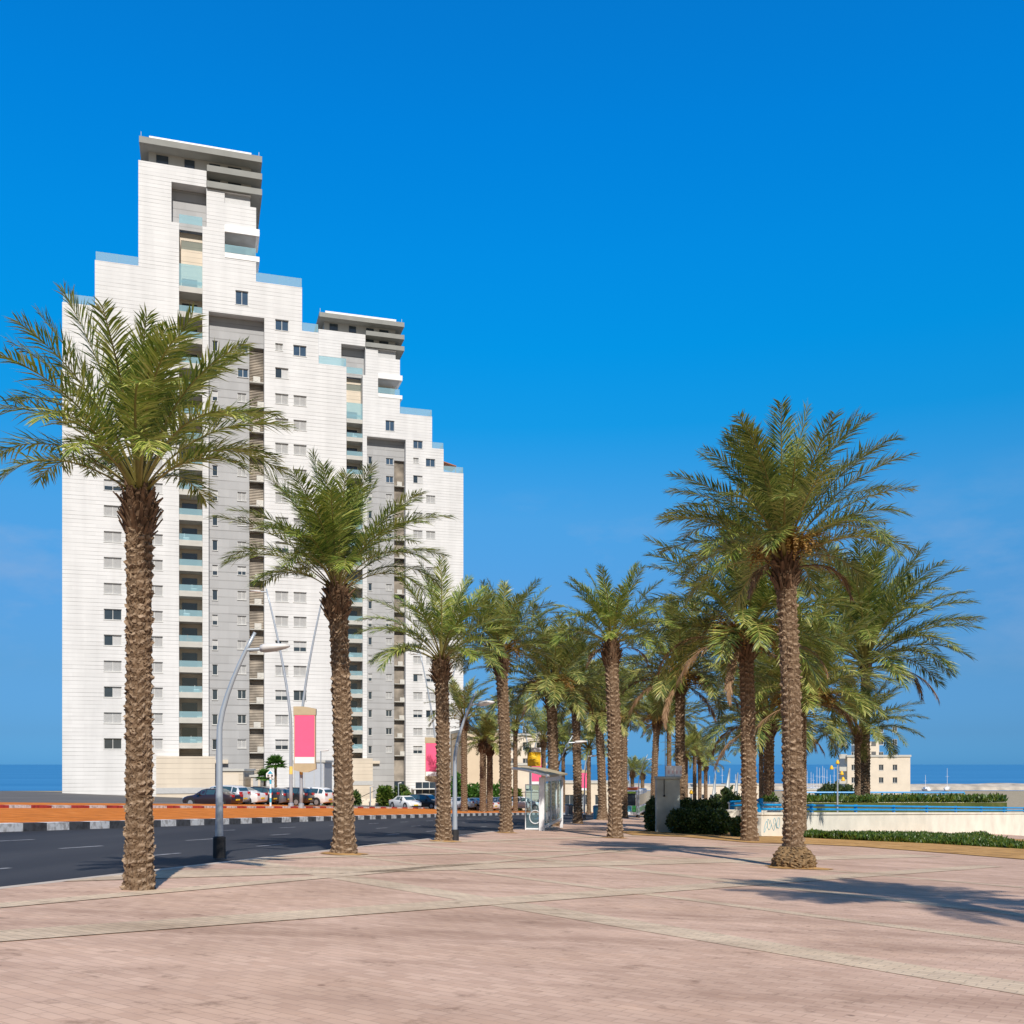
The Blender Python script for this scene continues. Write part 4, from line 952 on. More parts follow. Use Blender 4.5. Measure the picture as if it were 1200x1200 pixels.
banner(679, 689, 902, 930, 184.5, 'farthest pink banner sign, narrow, between palms right of the shelter')
# yellow billboard
a, b = W(618, 898, 120), W(634, 876, 120); w_ = b.x - a.x; h = b.z - a.z
t = thing('billboard', 'yellow billboard with a white and blue header over the shelter roof', 'billboard', ((a.x + b.x) / 2, 120, a.z))
MB().box(-w_ / 2, w_ / 2, 0, .12, 0, h).build('panel_box', M['steel'], t)
MB().box(-w_ / 2 + .03, w_ / 2 - .03, -.03, -.003, .03, h * .76).build('yellow_face', M['yellow'], t)
MB().box(-w_ / 2 + .03, w_ / 2 - .03, -.03, -.003, h * .78, h - .03).build('white_header', M['signwhite'], t)
MB().box(-w_ / 2 - .2, -w_ / 2 + .42, -.06, -.033, h * .77, h + .02).build('blue_emblem', M['navy'], t)
q = MB()
for (x, z, ww_, hh_) in ((-.35, .55, .3, .1), (-.1, .5, .45, .12), (.2, .6, .2, .1), (-.3, .38, .8, .05), (-.4, .2, .9, .03), (-.4, .13, .8, .03)): q.box(x, x + ww_, -.05, -.032, h * z * .95, h * z * .95 + hh_)
q.build('pale_print', M['yellowpale'], t)
MB().tube([(-w_ / 2 + .45, .06, -5.8), (-w_ / 2 + .45, .06, -.002)], .07, 8).build('post', M['steel'], t)
M['clearglass'] = glassy('clear_glass', (.45, .6, .6), .10)
# ------------------------------------------------------------------ bus shelter
sx, sy = G(638, 973.5); d = Vector((1.15, 7.3)).normalized(); sz = gz(sx, sy)
t = thing('bus_shelter', 'white framed glass bus shelter with a curved roof at the kerb', 'bus shelter', (sx, sy, sz), math.atan2(d.y, d.x) - math.pi / 2)
# local: y runs along the road, x to the right; back wall at x=0, road side at negative x
L = 7.0; H = 2.42; slope = -.0365 * .98 * L
MB().box(-.24, -.0, -.12, .12, -.05, H).build('corner_post', M['whitesteel'], t, bevel=.02)
MB().box(-.06, .10, L - .08, L + .08, -.4, H - .05).build('rear_post', M['whitesteel'], t, bevel=.02)
pn = MB(); pn.box(-.01, .02, .18, L - .12, .25, 2.2); pn.build('back_glass', M['shelterglass'], t)
fr = MB(); fr.box(-.03, .05, .13, L - .1, .12, .245); fr.box(-.03, .05, .13, L - .1, 2.205, 2.4)
for k in (1, 2): fr.box(-.03, .045, .13 + k * (L - .2) / 3 - .03, .13 + k * (L - .2) / 3 + .03, .246, 2.204)
fr.build('back_frame', M['whitesteel'], t)
eg = MB(); eg.box(-.84, -.25, -.01, .01, .12, 2.05); eg.build('end_glass', M['clearglass'], t)
ef = MB(); ef.box(-.88, -.842, -.025, .025, .0, 2.1); ef.box(-.84, -.242, -.025, .025, 2.052, 2.1); ef.box(-.84, -.242, -.025, .025, .05, .118); ef.build('end_frame', M['whitesteel'], t)
oe = MB(); pts = [(math.cos(a * .3927) * .26 - .42, -.02, .62 + math.sin(a * .3927) * .3) for a in range(17)]; oe.tube(pts, .022, 6, cap=False); oe.build('end_emblem', M['whitesteel'], t)
rf = MB(); n = 10; vs = []; fs = []
for i in range(n + 1):
    q = i / n; x = .3 - 1.75 * q; z = H + .02 + .34 * math.sin(q * 1.45) ** 1.2
    for (yy, zz) in ((-.5, 0), (L + .35, 0), (L + .35, .09), (-.5, .09)): vs.append((x, yy, z + zz))
for i in range(n):
    for k in range(4): fs.append((i * 4 + k, i * 4 + (k + 1) % 4, (i + 1) * 4 + (k + 1) % 4, (i + 1) * 4 + k))
fs += [(0, 1, 2, 3), (n * 4, n * 4 + 3, n * 4 + 2, n * 4 + 1)]
rf.add(vs, fs); rf.build('roof', M['signbeige'], t)
ed = MB(); ed.tube([(.3 - 1.75 * i / n, -.53, H + .06 + .34 * math.sin(i / n * 1.45) ** 1.2) for i in range(n + 1)], .055, 8); ed.build('roof_edge', M['whitesteel'], t)
bn = MB(); bn.box(-.62, -.15, 1.2, L - 1.2, .42, .47); bn.build('bench_seat', M['steel'], t)
for yy in (1.6, L - 1.6): MB().tube([(-.4, yy, -.25), (-.4, yy, .418)], .04, 8).build('bench_leg', M['steel'], t)
# posters and lower frosted print on the back glass
q = MB()
for k in range(12): q.box(.024, .03, .4 + k * .5, .75 + k * .5, .35 + (k % 3) * .12, .8 + (k % 2) * .2)
q.build('timetable_posters', M['shutter'], t)
# ------------------------------------------------------------------ concrete pillar, paper box, hedges
pX, pY = G(783, 976); pz = gz(pX, pY); s = pY / 1200
t = thing('concrete_pillar', 'weathered grey concrete pillar between the two hedges', 'pillar', (pX, pY, pz), R(-4))
pw_, ph = 27.5 * s, 66 * s
MB().box(-pw_ / 2, pw_ / 2, 0, .9, -.3, ph - .13).build('shaft', M['concrete'], t, bevel=.03)
MB().box(-pw_ / 2 - .05, pw_ / 2 + .05, -.06, .96, ph - .128, ph).build('cap', M['concrete'], t, bevel=.02)
q = MB(); q.tube([(-.2, -.03, ph - .95), (-.2, -.03, ph - .14)], .018, 6); q.tube([(-.2, -.02, ph - 1.0), (-.2, -.05, ph - .93)], .05, 8); q.build('cable', M['black'], t)
t2 = thing('sign_box', 'pale paper covered box standing on top of the concrete pillar', 'box', (pX + .32, pY + .2, pz + ph + .003), R(-4))
bw_, bh = 18.5 * s, 12.5 * s
MB().box(-bw_ / 2, bw_ / 2, 0, .5, 0, bh).build('box', M['signwhite'], t2)
q = MB(); q.box(.0, .03, -.008, -.002, 0, bh); q.build('seam', M['steel'], t2)
q = MB()
for k in range(4): q.box(-bw_ / 2 + .1 + k * .2, -bw_ / 2 + .18 + k * .2, -.008, -.002, .14, .3)
q.build('red_print', simple('faded_red_print', (.72, .52, .52), .7), t2)
MB().tube([(-bw_ / 2 - .03, .1, 0), (-bw_ / 2 - .03, .1, 2.2)], .02, 6).build('rod', M['steel'], t2)
def foliage(name, lobes, count, size, mat, seed, parent=None, shell=.55):
    """leaf faces through a lumpy volume made of ellipsoid lobes (centre, radii)"""
    rng = np.random.default_rng(seed); vol = np.array([l[1][0] * l[1][1] * l[1][2] for l in lobes]) ** .67; pk = rng.choice(len(lobes), count, p=vol / vol.sum())
    d = norm(rng.normal(0, 1, (count, 3))); rr = shell + (1 - shell) * rng.uniform(0, 1, count) ** .6
    rr *= 1 + .10 * np.sin(d[:, 0] * 7 + pk) * np.sin(d[:, 2] * 9 + pk * 2) + rng.normal(0, .04, count)
    C = np.array([l[0] for l in lobes], float)[pk]; S = np.array([l[1] for l in lobes], float)[pk]
    P = C + d * rr[:, None] * S
    ax = norm(d * .6 + rng.normal(0, .7, (count, 3)) + np.array([0, 0, .3])); sd = norm(np.cross(ax, rng.normal(0, 1, (count, 3))))
    ln = size * rng.uniform(.6, 1.4, count)[:, None]; wd = ln * .27
    V = np.stack([P - sd * wd * .3, P + ax * ln * .5 - sd * wd, P + ax * ln, P + ax * ln * .5 + sd * wd], 1).reshape(-1, 3)
    keep = np.arange(count) * 4; Q = np.stack([keep, keep + 1, keep + 2, keep + 3], 1)
    return link(name, mesh_np(name, V, Q, [], [mat]), parent)
def bush(name, label, cat, x0, x1, yt, yb, Y, mat, count, size, seed, stems=True, lob=6, depth=1.0, group=None):
    a, b = W(x0, yb, Y), W(x1, yt, Y); w_ = b.x - a.x; X = (a.x + b.x) / 2; z0 = min(gz(X, Y), a.z); h = b.z - z0
    t = thing(name, label, cat, (X, Y, z0), 0, group); rnd = random.Random(seed); L = []
    for i in range(lob):
        f = (i + .5) / lob; rx = w_ / lob * .85; L.append(((-w_ / 2 + rx * .8 + (w_ - 1.6 * rx) * f, rnd.uniform(-.3, .3) * depth, h * rnd.uniform(.40, .5)), (rx, depth * rnd.uniform(.7, 1.05), h * rnd.uniform(.44, .54))))
    foliage('foliage', L, count, size, mat, seed, t)
    if stems:
        q = MB()
        for i in range(lob):
            c = L[i][0]
            for k in range(3): q.tube([(c[0] + rnd.uniform(-.1, .1), c[1], 0), (c[0] + rnd.uniform(-.3, .3), c[1] + rnd.uniform(-.2, .2), h * .7)], [.03, .012], 5)
        q.build('stems', M['boots'], t)
    return t
bush('hedge', 'big dark green hedge bush right of the concrete pillar', 'hedge', 780, 860, 947, 978, 50.2, M['hedge'], 26000, .12, 2, lob=5, depth=.9)
bush('hedge', 'upper dark hedge behind the pillar, reaching below the white sails', 'hedge', 790, 850, 934, 972, 52.6, M['hedge'], 22000, .12, 3, lob=5, depth=.9)
bush('hedge', 'almost black hedge in shade at the left side of the pillar', 'hedge', 756, 772, 932, 971, 53.5, M['hedge'], 9000, .12, 4, lob=2, depth=1.0)
bush('shrub', 'low dark shrub at the foot of the hedge, beside the hedge palm trunk', 'shrub', 856, 876, 958, 981, 48.5, M['hedge'], 5000, .11, 5, lob=2, depth=.5)
bush('shrub', 'bright green clipped hedge strip above the white planter, left part', 'shrub', 845, 874, 929, 943, 64, M['shrub'], 7000, .13, 6, lob=4, depth=.8)
bush('shrub', 'bright green clipped hedge strip above the white planter, right of the hedge palm', 'shrub', 886, 914, 928, 943, 62, M['shrub'], 7000, .13, 7, lob=4, depth=.8)
# ------------------------------------------------------------------ white wall with blue rails
a = G(892, 981); wa = Vector((a[0], a[1])); e = Vector(((1012 - 600) / 1200 * 60, 60.0)); dv = (e - wa); wl_ = dv.length * 7; wdir = dv.normalized(); wrz = math.atan2(wdir.y, wdir.x)
def wall_top(f): return EYE + (895 - 952) / 1200 * (a[1] + dv.y * f)
t = thing('low_wall', 'low white plastered wall with a blue painted scrawl behind the right palms', 'wall', (wa.x, wa.y, 0), wrz)
z_a, z_b = wall_top(0), wall_top(7)
mb = MB(); lw = wl_
mb.prism([(0, 0, gz(wa.x, wa.y) - .4), (lw, 0, gz(wa.x, wa.y) - 12), (lw, 0, z_b - .12), (0, 0, z_a - .12)], (0, .3, 0)); mb.build('wall', M['wallwhite'], t)
mb = MB(); mb.prism([(-.04, -.05, z_a - .117), (lw, -.05, z_b - .117), (lw, -.05, z_b), (-.04, -.05, z_a)], (0, .4, 0)); mb.build('coping', M['wallwhite'], t)
g = MB(); rnd = random.Random(3); zz = gz(wa.x, wa.y)
for k in range(5):
    c = Vector((.5 + k * .32, -.012, zz + .5 + rnd.uniform(-.1, .25))); pts = [c + Vector((math.cos(q * .7 + k) * .16 * (1 + .1 * q), 0, math.sin(q * .9) * .28)) for q in range(8)]; g.tube(pts, .010, 5)
g.build('painted_scrawl', M['teal'], t)
def railing(label, p, q, zp, zq, n, gaps=((.08, .19), (.29, .40)), thick=.045):
    L = (q - p).length; rz = math.atan2(q.y - p.y, q.x - p.x)
    t = thing('railing', label, 'railing', (p.x, p.y, zp), rz, 'blue painted railings'); sl = (zq - zp) / L
    for i in range(n + 1):
        x = L * i / n; mb = MB(); mb.box(x - .11, x + .11, -.06, .06, sl * x - .05, sl * x + .43); mb.build('post', M['railblue'], t)
    for (z0, z1) in gaps:
        mb = MB(); mb.tube([(0, -.09, (z0 + z1) / 2), (L, -.09, (z0 + z1) / 2 + sl * L)], (z1 - z0) / 2 * 1.15, 8); mb.build('rail', M['railblue'], t)
    return t
p = wa + wdir * .1 + Vector((-wdir.y, wdir.x)) * .15; q = p + wdir * (wl_ - .3)
railing('blue two bar railing on top of the low white wall', p, q, z_a + .02, z_b + .02, 15)
pl = W(855, 944, 60); t = thing('planter_wall', 'white planter wall under the bright hedge strip', 'wall', (pl.x, 60, pl.z - 1.2))
MB().box(0, 3.0, 0, .3, -.8, 1.2 + .1).build('wall', M['wallwhite'], t); MB().box(-.05, 3.05, -.05, .35, 1.303, 1.4).build('coping', M['wallwhite'], t)
p1, q1 = W(858, 947.5, 55), W(892, 947.5, 53.5); railing('short blue railing section left of the hedge palm trunk', Vector((p1.x, 55.0)), Vector((q1.x, 53.6)), p1.z, q1.z + .1, 2)
MBp = MB(); pt = W(852, 949, 56); t = thing('low_wall', 'short white wall piece between hedge and hedge palm', 'wall', (pt.x, 56, gz(pt.x, 56)))
MBp.box(0, 2.4, 0, .3, -.5, pt.z - gz(pt.x, 56)); MBp.build('wall', M['wallwhite'], t)
# second wall and railing farther down, with green slopes between
p2, q2 = W(938, 934.5, 118), W(1130, 934.5, 118)
t = thing('low_wall', 'farther white retaining wall with a blue rail, below the marina', 'wall', (p2.x, 118, 0))
MB().box(0, q2.x - p2.x, 0, .4, -12, p2.z).build('wall', M['wallwhite'], t); MB().box(-.1, q2.x - p2.x + .1, -.1, .5, p2.z + .003, p2.z + .12).build('coping', M['wallwhite'], t)
railing('farther blue railing below the marina masts', Vector((p2.x, 118.1)), Vector((q2.x, 118.1)), p2.z + .16, q2.z + .16, 8, thick=.07, gaps=((.02, .16), (.32, .5)))
def cover(name, label, pts, hgt, count, size, mat, seed, z=None):
    """low ground cover: upright leaf faces over a polygon's triangles"""
    rng = np.random.default_rng(seed); P = np.array(pts, float); c = P.mean(0); n = len(P)
    k = rng.integers(0, n, count); u = np.sqrt(rng.uniform(0, 1, count))[:, None]; v = rng.uniform(0, 1, count)[:, None]
    XY = c * (1 - u) + (P[k] * (1 - v) + P[(k + 1) % n] * v) * u
    Zg = np.array([gz(x, y) for x, y in XY]) if z is None else np.array([z(x, y) for x, y in XY])
    lump = .6 + .4 * np.sin(XY[:, 0] * 1.9 + seed) * np.sin(XY[:, 1] * 1.3)
    B = np.stack([XY[:, 0], XY[:, 1], Zg + hgt * lump * rng.uniform(.0, .75, count)], 1)
    ax = norm(np.stack([rng.normal(0, .45, count), rng.normal(0, .45, count), np.ones(count)], 1)); sd = norm(np.cross(ax, rng.normal(0, 1, (count, 3))))
    ln = size * rng.uniform(.6, 1.3, count)[:, None]; wd = ln * .2
    V = np.stack([B - sd * wd * .4, B + ax * ln * .5 - sd * wd, B + ax * ln, B + ax * ln * .5 + sd * wd], 1).reshape(-1, 3)
    i = np.arange(count) * 4; o = link(name, mesh_np(name, V, np.stack([i, i + 1, i + 2, i + 3], 1), [], [mat]))
    return tag(o, label, 'ground cover', None, 'stuff')
cover('ground_cover', 'dark green ground cover along the foot of the white wall', [G(943, 983), G(1010, 987), G(1090, 991), G(1230, 1000), (32.7, 71.2), (20.7, 59.2), (15.4, 53.8)], .42, 70000, .20, M['groundcover'], 3)
M['olivesoil'] = soilmat('planted_soil', (.05, .07, .02), (.09, .11, .03), (.16, .15, .06))
slope_z = lambda x, y: EYE + (895 - 940.5) / 1200 * y
sl_pts = [((938 - 600) / 1200 * 84, 84), ((1180 - 600) / 1200 * 84, 84), ((1160 - 600) / 1200 * 114, 114), ((930 - 600) / 1200 * 114, 114)]
mb = MB(); mb.prism([(x, y, slope_z(x, y)) for x, y in sl_pts], (0, 0, -4)); struct(mb.build('green_slope', M['olivesoil']))
cover('slope_planting', 'olive green planting on the slope between the two blue railings', sl_pts, .7, 26000, .4, M['groundcover'], 4, slope_z)
bush('shrub', 'rounded green shrub at the right end of the slope', 'shrub', 985, 1030, 930, 944, 100, M['groundcover'], 7000, .25, 9, lob=3, depth=1.2)
bush('tree', 'dark round tree crown before the marina on the right', 'tree', 956, 1003, 918.5, 942, 150, M['olive'], 12000, .5, 10, lob=5, depth=3)
bush('shrub', 'spiky little cycad bush under the white sails', 'shrub', 843, 861, 925, 938, 70, M['olive'], 900, .4, 11, lob=3, depth=.4)
# ------------------------------------------------------------------ yellow lanterns
def lantern(x, yb, yt, Y, heads, label):
    X = (x - 600) / 1200 * Y; z0 = EYE + (895 - yb) / 1200 * Y; zt = EYE + (895 - yt) / 1200 * Y - z0; k = Y / 1200
    t = thing('lantern_post', label, 'lamp post', (X, Y, z0), 0, 'lamp posts with yellow shades')
    MB().tube([(0, 0, -1.5), (0, 0, zt)], [.07, .05], 8).build('pole', M['steel'], t)
    for (dx, dy) in heads:
        hx, hz = dx * k, (yb - dy) * k; q = MB()
        q.tube([(hx, 0, hz - 2.2 * k), (hx, 0, hz - 1.2 * k), (hx, 0, hz + 1.2 * k), (hx, 0, hz + 2.6 * k)], [2.3 * k, 2.2 * k, 1.5 * k, .6 * k], 12); sh = q.build('lamp_shade', M['yellow'], t, smooth=True)
        if abs(dx) > .5: MB().tube([(0, 0, hz - .5 * k), (hx, 0, hz - .5 * k)], .03, 6).build('arm', M['steel'], t)
    return t
lantern(981.5, 943, 891, 80, ((0, 893), (-7, 899.5), (5, 906), (6.5, 913)), 'lamp post with four yellow shades in front of the pale tower')
lantern(810, 948, 929, 58, ((0, 928),), 'single yellow lantern shade peeking over the dark hedge')
# ------------------------------------------------------------------ signs, bins
def pole_at(x, yb, yt, Y):
    X = (x - 600) / 1200 * Y; z0 = gz(X, Y) + .12; return X, z0, EYE + (895 - yt) / 1200 * Y - z0
X, z0, zt = pole_at(317, 949, 902, 76)
t = thing('crossing_sign', 'blue and white banded sign post with a triangular panel in front of parked cars', 'sign', (X, 76, z0))
for k in range(7):
    MB().tube([(0, 0, zt * .86 * k / 7), (0, 0, zt * .86 * (k + 1) / 7)], .075, 8).build('pole_band', M['cyan'] if k % 2 else M['signwhite'], t)
q = MB(); q.prism([(-.3, -.1, zt * .8), (.3, -.1, zt * .8), (.3, -.1, zt * .9), (0, -.1, zt), (-.3, -.1, zt * .9)], (0, .05, 0)); q.build('panel', M['signwhite'], t)
q = MB(); q.prism([(-.2, -.115, zt * .89), (.2, -.115, zt * .89), (0, -.115, zt * .975)], (0, .012, 0)); q.build('blue_triangle', M['cyan'], t)
q = MB(); q.box(-.22, -.06, -.115, -.103, zt * .815, zt * .87); q.box(.06, .22, -.115, -.103, zt * .815, zt * .87); q.build('dark_marks', M['car_grey'], t)
for i, (x, Y, m, lab) in enumerate(((664.5, 118, 'car_silver', 'silver litter bin on the far kerb, left of a pair'), (669, 118, 'car_grey', 'dark grey litter bin on the far kerb, right of a pair'), (698.5, 88, 'teal', 'teal litter bin beside the shaggy palm foot'))):
    X = (x - 600) / 1200 * Y; z0 = gz(X, Y) + .1; t = thing('litter_bin', lab, 'bin', (X, Y, z0), 0, 'litter bins by the road')
    MB().tube([(0, 0, -.1), (0, 0, .9), (0, 0, .95)], [.24, .27, .25], 14).build('drum', M[m], t); MB().tube([(0, 0, .953), (0, 0, 1.05), (0, 0, 1.12)], [.29, .27, .1], 14).build('lid', M['car_grey'], t)
# ------------------------------------------------------------------ cars and bus
def car_meshes(kind):
    """body, greenhouse glass and trim for a saloon, hatchback or SUV; length along +x is the nose"""
    if kind == 'saloon':
        S = [(-2.25, .42, .80, .82, .80, .62), (-2.2, .28, .92, .95, .84, .64), (-1.75, .2, .96, 1.0, .88, .64), (-1.35, .19, .96, 1.16, .89, .60), (-.75, .18, .94, 1.42, .89, .60), (.1, .18, .92, 1.44, .89, .60), (.55, .18, .91, 1.36, .89, .60), (1.2, .18, .90, .97, .88, .64), (1.75, .19, .82, .88, .87, .7), (2.1, .24, .70, .76, .82, .7), (2.25, .36, .58, .60, .72, .62)]
        roof = (-.75, .55)
    else:
        S = [(-2.2, .5, .95, 1.0, .82, .66), (-2.15, .3, 1.0, 1.15, .87, .70), (-1.95, .24, 1.04, 1.46, .90, .64), (-1.5, .22, 1.04, 1.60, .91, .64), (-.5, .22, 1.02, 1.64, .91, .64), (.3, .22, 1.0, 1.58, .91, .63), (.6, .22, 1.0, 1.48, .91, .64), (1.2, .22, .98, 1.04, .90, .68), (1.75, .23, .90, .96, .89, .72), (2.1, .28, .78, .84, .84, .74), (2.22, .42, .64, .66, .74, .64)]
        roof = (-1.5, .3)
    b = MB(); vs = []; fs = []
    for (x, zb, zl, zt, wb, wt) in S:
        vs += [(x, -wb * .93, zb), (x, -wb, zb + (zl - zb) * .5), (x, -wb * .97, zl), (x, -wt, zt), (x, wt, zt), (x, wb * .97, zl), (x, wb, zb + (zl - zb) * .5), (x, wb * .93, zb)]
    for i in range(len(S) - 1):
        for k in range(8): fs.append((i * 8 + k, i * 8 + (k + 1) % 8, (i + 1) * 8 + (k + 1) % 8, (i + 1) * 8 + k))
    fs += [tuple(range(8)), tuple(range((len(S) - 1) * 8, len(S) * 8))]
    b.add(vs, fs)
    P = {}
    # glass panels lie 6 mm proud of the greenhouse
    def side(i0, i1, sg, f0=.12, f1=.86, g0=.06, g1=.06):
        out = []
        A, B = S[i0], S[i1]
        def pt(Sx, f): 
            return Vector((Sx[0], sg * (Sx[4] * .97 + (Sx[5] - Sx[4] * .97) * f + .006), Sx[2] + (Sx[3] - Sx[2]) * f))
        a0, a1, b0, b1 = pt(A, f0), pt(A, f1), pt(B, f0), pt(B, f1)
        return [a0.lerp(b0, g0), a0.lerp(b0, 1 - g1), a1.lerp(b1, 1 - g1), a1.lerp(b1, g0)]
    def screen(i0, i1, sg):
        A, B = S[i0], S[i1]; m = .08
        def pt(Sx, s_): return Vector((Sx[0], s_ * Sx[5] * .93, Sx[3]))
        a, b_, c, d_ = pt(A, -1), pt(A, 1), pt(B, 1), pt(B, -1); n = (b_ - a).cross(d_ - a).normalized()
        if n.z < 0: n = -n
        return [v + n * .007 for v in (a.lerp(d_, m), b_.lerp(c, m), c.lerp(b_, m), d_.lerp(a, m))]
    idx = ((3, 4), (4, 5), (5, 6)) if kind == 'saloon' else ((2, 3), (3, 4), (4, 5), (5, 6))
    P['glass'] = []
    for sg in (-1, 1):
        g = MB()
        for i0, i1 in idx: v = side(i0, i1, sg); g.add(v, [(0, 1, 2, 3)])
        P['glass'].append(('side_windows', g))
    g = MB(); i = 6; g.add(screen(i, i + 1, 1), [(0, 1, 2, 3)]); P['glass'].append(('windscreen', g))
    g = MB(); i = 3 if kind == 'saloon' else 1; g.add(screen(i, i + 1, -1), [(0, 1, 2, 3)]); P['glass'].append(('rear_window', g))
    return b.mesh('body', M['car_white'], True), [(n, m.mesh(n, M['carglass'])) for n, m in P['glass']], S
CARM = {k: car_meshes(k) for k in ('saloon', 'suv')}
wt_ = MB(); wt_.tube([(0, -.11, 0), (0, .11, 0)], .33, 20); TYRE = wt_.mesh('tyre', M['black'])
wr_ = MB(); wr_.tube([(0, -.125, 0), (0, .125, 0)], .215, 14); RIM = wr_.mesh('rim', M['rim'])
def car(kind, paint, x, y, Y, rz, label, zoff=0, sc=1.0):
    X = (x - 600) / 1200 * Y; z0 = EYE + (895 - y) / 1200 * Y
    t = thing('parked_car', label, 'car', (X, Y, z0), rz, 'cars parked beyond the road'); t.scale = (sc, sc, sc)
    body, glass, S = CARM[kind]; bm_ = body.copy(); bm_.materials.clear(); bm_.materials.append(M[paint]); link('body', bm_, t, .04)
    for n_, m_ in glass: link(n_, m_, t)
    for xx in (-1.36, 1.38):
        for sg in (-1, 1):
            w_ = link('wheel', TYRE, t); w_.location = (xx, sg * .80, .33); link('rim', RIM, w_)
            ar = MB(); ar.tube([(xx, sg * .86, .36), (xx, sg * (S[4][4] + .008), .36)], .40, 18); ar.build('wheel_arch', M['black'], t)
    for sg in (-1, 1):
        q = MB(); z = .78 if kind == 'saloon' else .92; q.box(-2.27, -2.02, sg * .60 - .17, sg * .60 + .17, z, z + .2); q.build('taillight', M['tail'], t, bevel=.02)
        q = MB(); q.box(1.98, 2.2, sg * .56 - .17, sg * .56 + .17, .62, .76); q.build('headlight', M['head'], t, bevel=.02)
        q = MB(); q.box(.55, .75, sg * .95 - .1, sg * .95 + .1, .95, 1.08); q.build('wing_mirror', M['black'], t, bevel=.02)
    q = MB(); q.box(-2.29, -2.255, -.26, .26, .52, .63); q.build('rear_plate', M['plate'], t)
    q = MB(); q.box(2.26, 2.29, -.26, .26, .42, .53); q.build('front_plate', M['plate'], t)
    q = MB(); q.box(2.12, 2.262, -.5, .5, .28, .40); q.build('grille', M['black'], t)
    return t
ang = R(163)     # nose pointing left and away, tail to the right
car('saloon', 'car_maroon', 249, 945.5, 80, ang, 'dark maroon saloon cut by the left edge of the parked row')
car('suv', 'car_silver', 259, 943.6, 83, ang, 'silver hatchback parked between the maroon and the white one')
car('saloon', 'car_white', 279, 943.2, 84.5, ang, 'white saloon with red tail lamp, parked left of the blue and white sign post', sc=1.02)
car('suv', 'car_black', 296, 943.2, 87, ang, 'black hatchback parked just left of the blue and white sign post', sc=.96)
car('suv', 'car_grey', 314, 943.4, 88.5, R(160), 'dark grey hatchback parked behind the blue and white sign post', sc=.93)
car('suv', 'car_black', 338, 943.5, 90, R(160), 'black hatchback parked behind the two tall lamp poles', sc=.97)
car('suv', 'car_white', 362, 943.6, 91.5, R(158), 'white SUV at the right end of the parked row beside the first kerb palm', sc=.99)
car('saloon', 'car_white', 475, 947.6, 112, R(-78 + 25), 'white saloon facing the road with a yellow plate, before the farther tower', sc=.98)
car('suv', 'car_black', 499, 947.5, 115, R(-30), 'black SUV beside the white saloon, partly behind the pink sign pole')
car('saloon', 'car_silver', 536, 948.5, 118, R(160), 'silver blue saloon half hidden by the bent promenade lamp')
car('saloon', 'car_blue', 553, 949.5, 119, R(150), 'pale blue saloon parked between two median palms')
car('saloon', 'car_white', 562, 949.8, 121, R(150), 'white saloon parked left of the shaggy median palm')
car('suv', 'car_silver', 583, 949.8, 122, R(150), 'silver hatchback seen just left of the shelter palm')
car('suv', 'car_white', 614, 949, 128, R(0), 'white van like car seen through the shelter end glass')
# bus
bX, bY = (732.5 - 600) / 1200 * 113, 113.0; bz = gz(bX, bY) - .12
t = thing('bus', 'white city bus with green and lime trim coming along the road behind the palms', 'bus', (bX, bY, bz), R(-13))
bw2, bh, bl = 1.28, 3.05, 11.5
MB().box(-bw2, bw2, 0, bl, .32, bh).build('body', M['whitepaint'], t, bevel=.12)
MB().box(-bw2 + .12, bw2 - .12, -.03, -.004, 1.42, bh - .32).build('windscreen', M['darkglass'], t)
MB().box(-bw2 + .1, bw2 - .1, -.035, -.004, bh - .3, bh - .1).build('destination_strip', M['limegreen'], t)
MB().box(-bw2 + .1, bw2 - .55, -.03, -.004, .75, 1.38).build('blue_front_panel', M['teal'], t)
MB().box(bw2 - .5, bw2 - .05, -.031, -.004, .7, 1.4).build('green_front_panel', M['green'], t)
for sx_ in (-.9, .9): MB().box(sx_ - .2, sx_ + .2, -.04, -.005, .52, .68).build('headlight', M['head'], t)
MB().box(-.28, .28, -.045, -.005, .4, .5).build('number_plate', M['plate'], t)
for sg in (-1, 1):
    MB().box(min(sg * bw2 + sg * .004, sg * bw2 + sg * .03), max(sg * bw2 + sg * .004, sg * bw2 + sg * .03), .5, bl - .4, 1.35, bh - .5).build('side_windows', M['darkglass'], t)
    MB().box(min(sg * bw2 + sg * .004, sg * bw2 + sg * .025), max(sg * bw2 + sg * .004, sg * bw2 + sg * .025), .4, bl - .4, .6, 1.1).build('side_stripe', M['green'], t)
    MB().box(sg * (bw2 + .22) - .08, sg * (bw2 + .22) + .08, -.25, -.1, 1.9, 2.4).build('wing_mirror', M['black'], t)
MB().box(-bw2 + .2, bw2 - .2, 2.2, 5.0, bh + .003, bh + .3).build('roof_unit', M['orange'], t, bevel=.04)
for yy in (2.2, 8.3):
    for sg in (-1, 1):
        q = MB(); q.tube([(sg * (bw2 - .3), yy, .48), (sg * (bw2 + .012), yy, .48)], .48, 18); wh = q.build('wheel', M['black'], t)
        q = MB(); q.tube([(sg * (bw2 + .013), yy, .48), (sg * (bw2 + .03), yy, .48)], .26, 12); q.build('rim', M['rim'], wh)
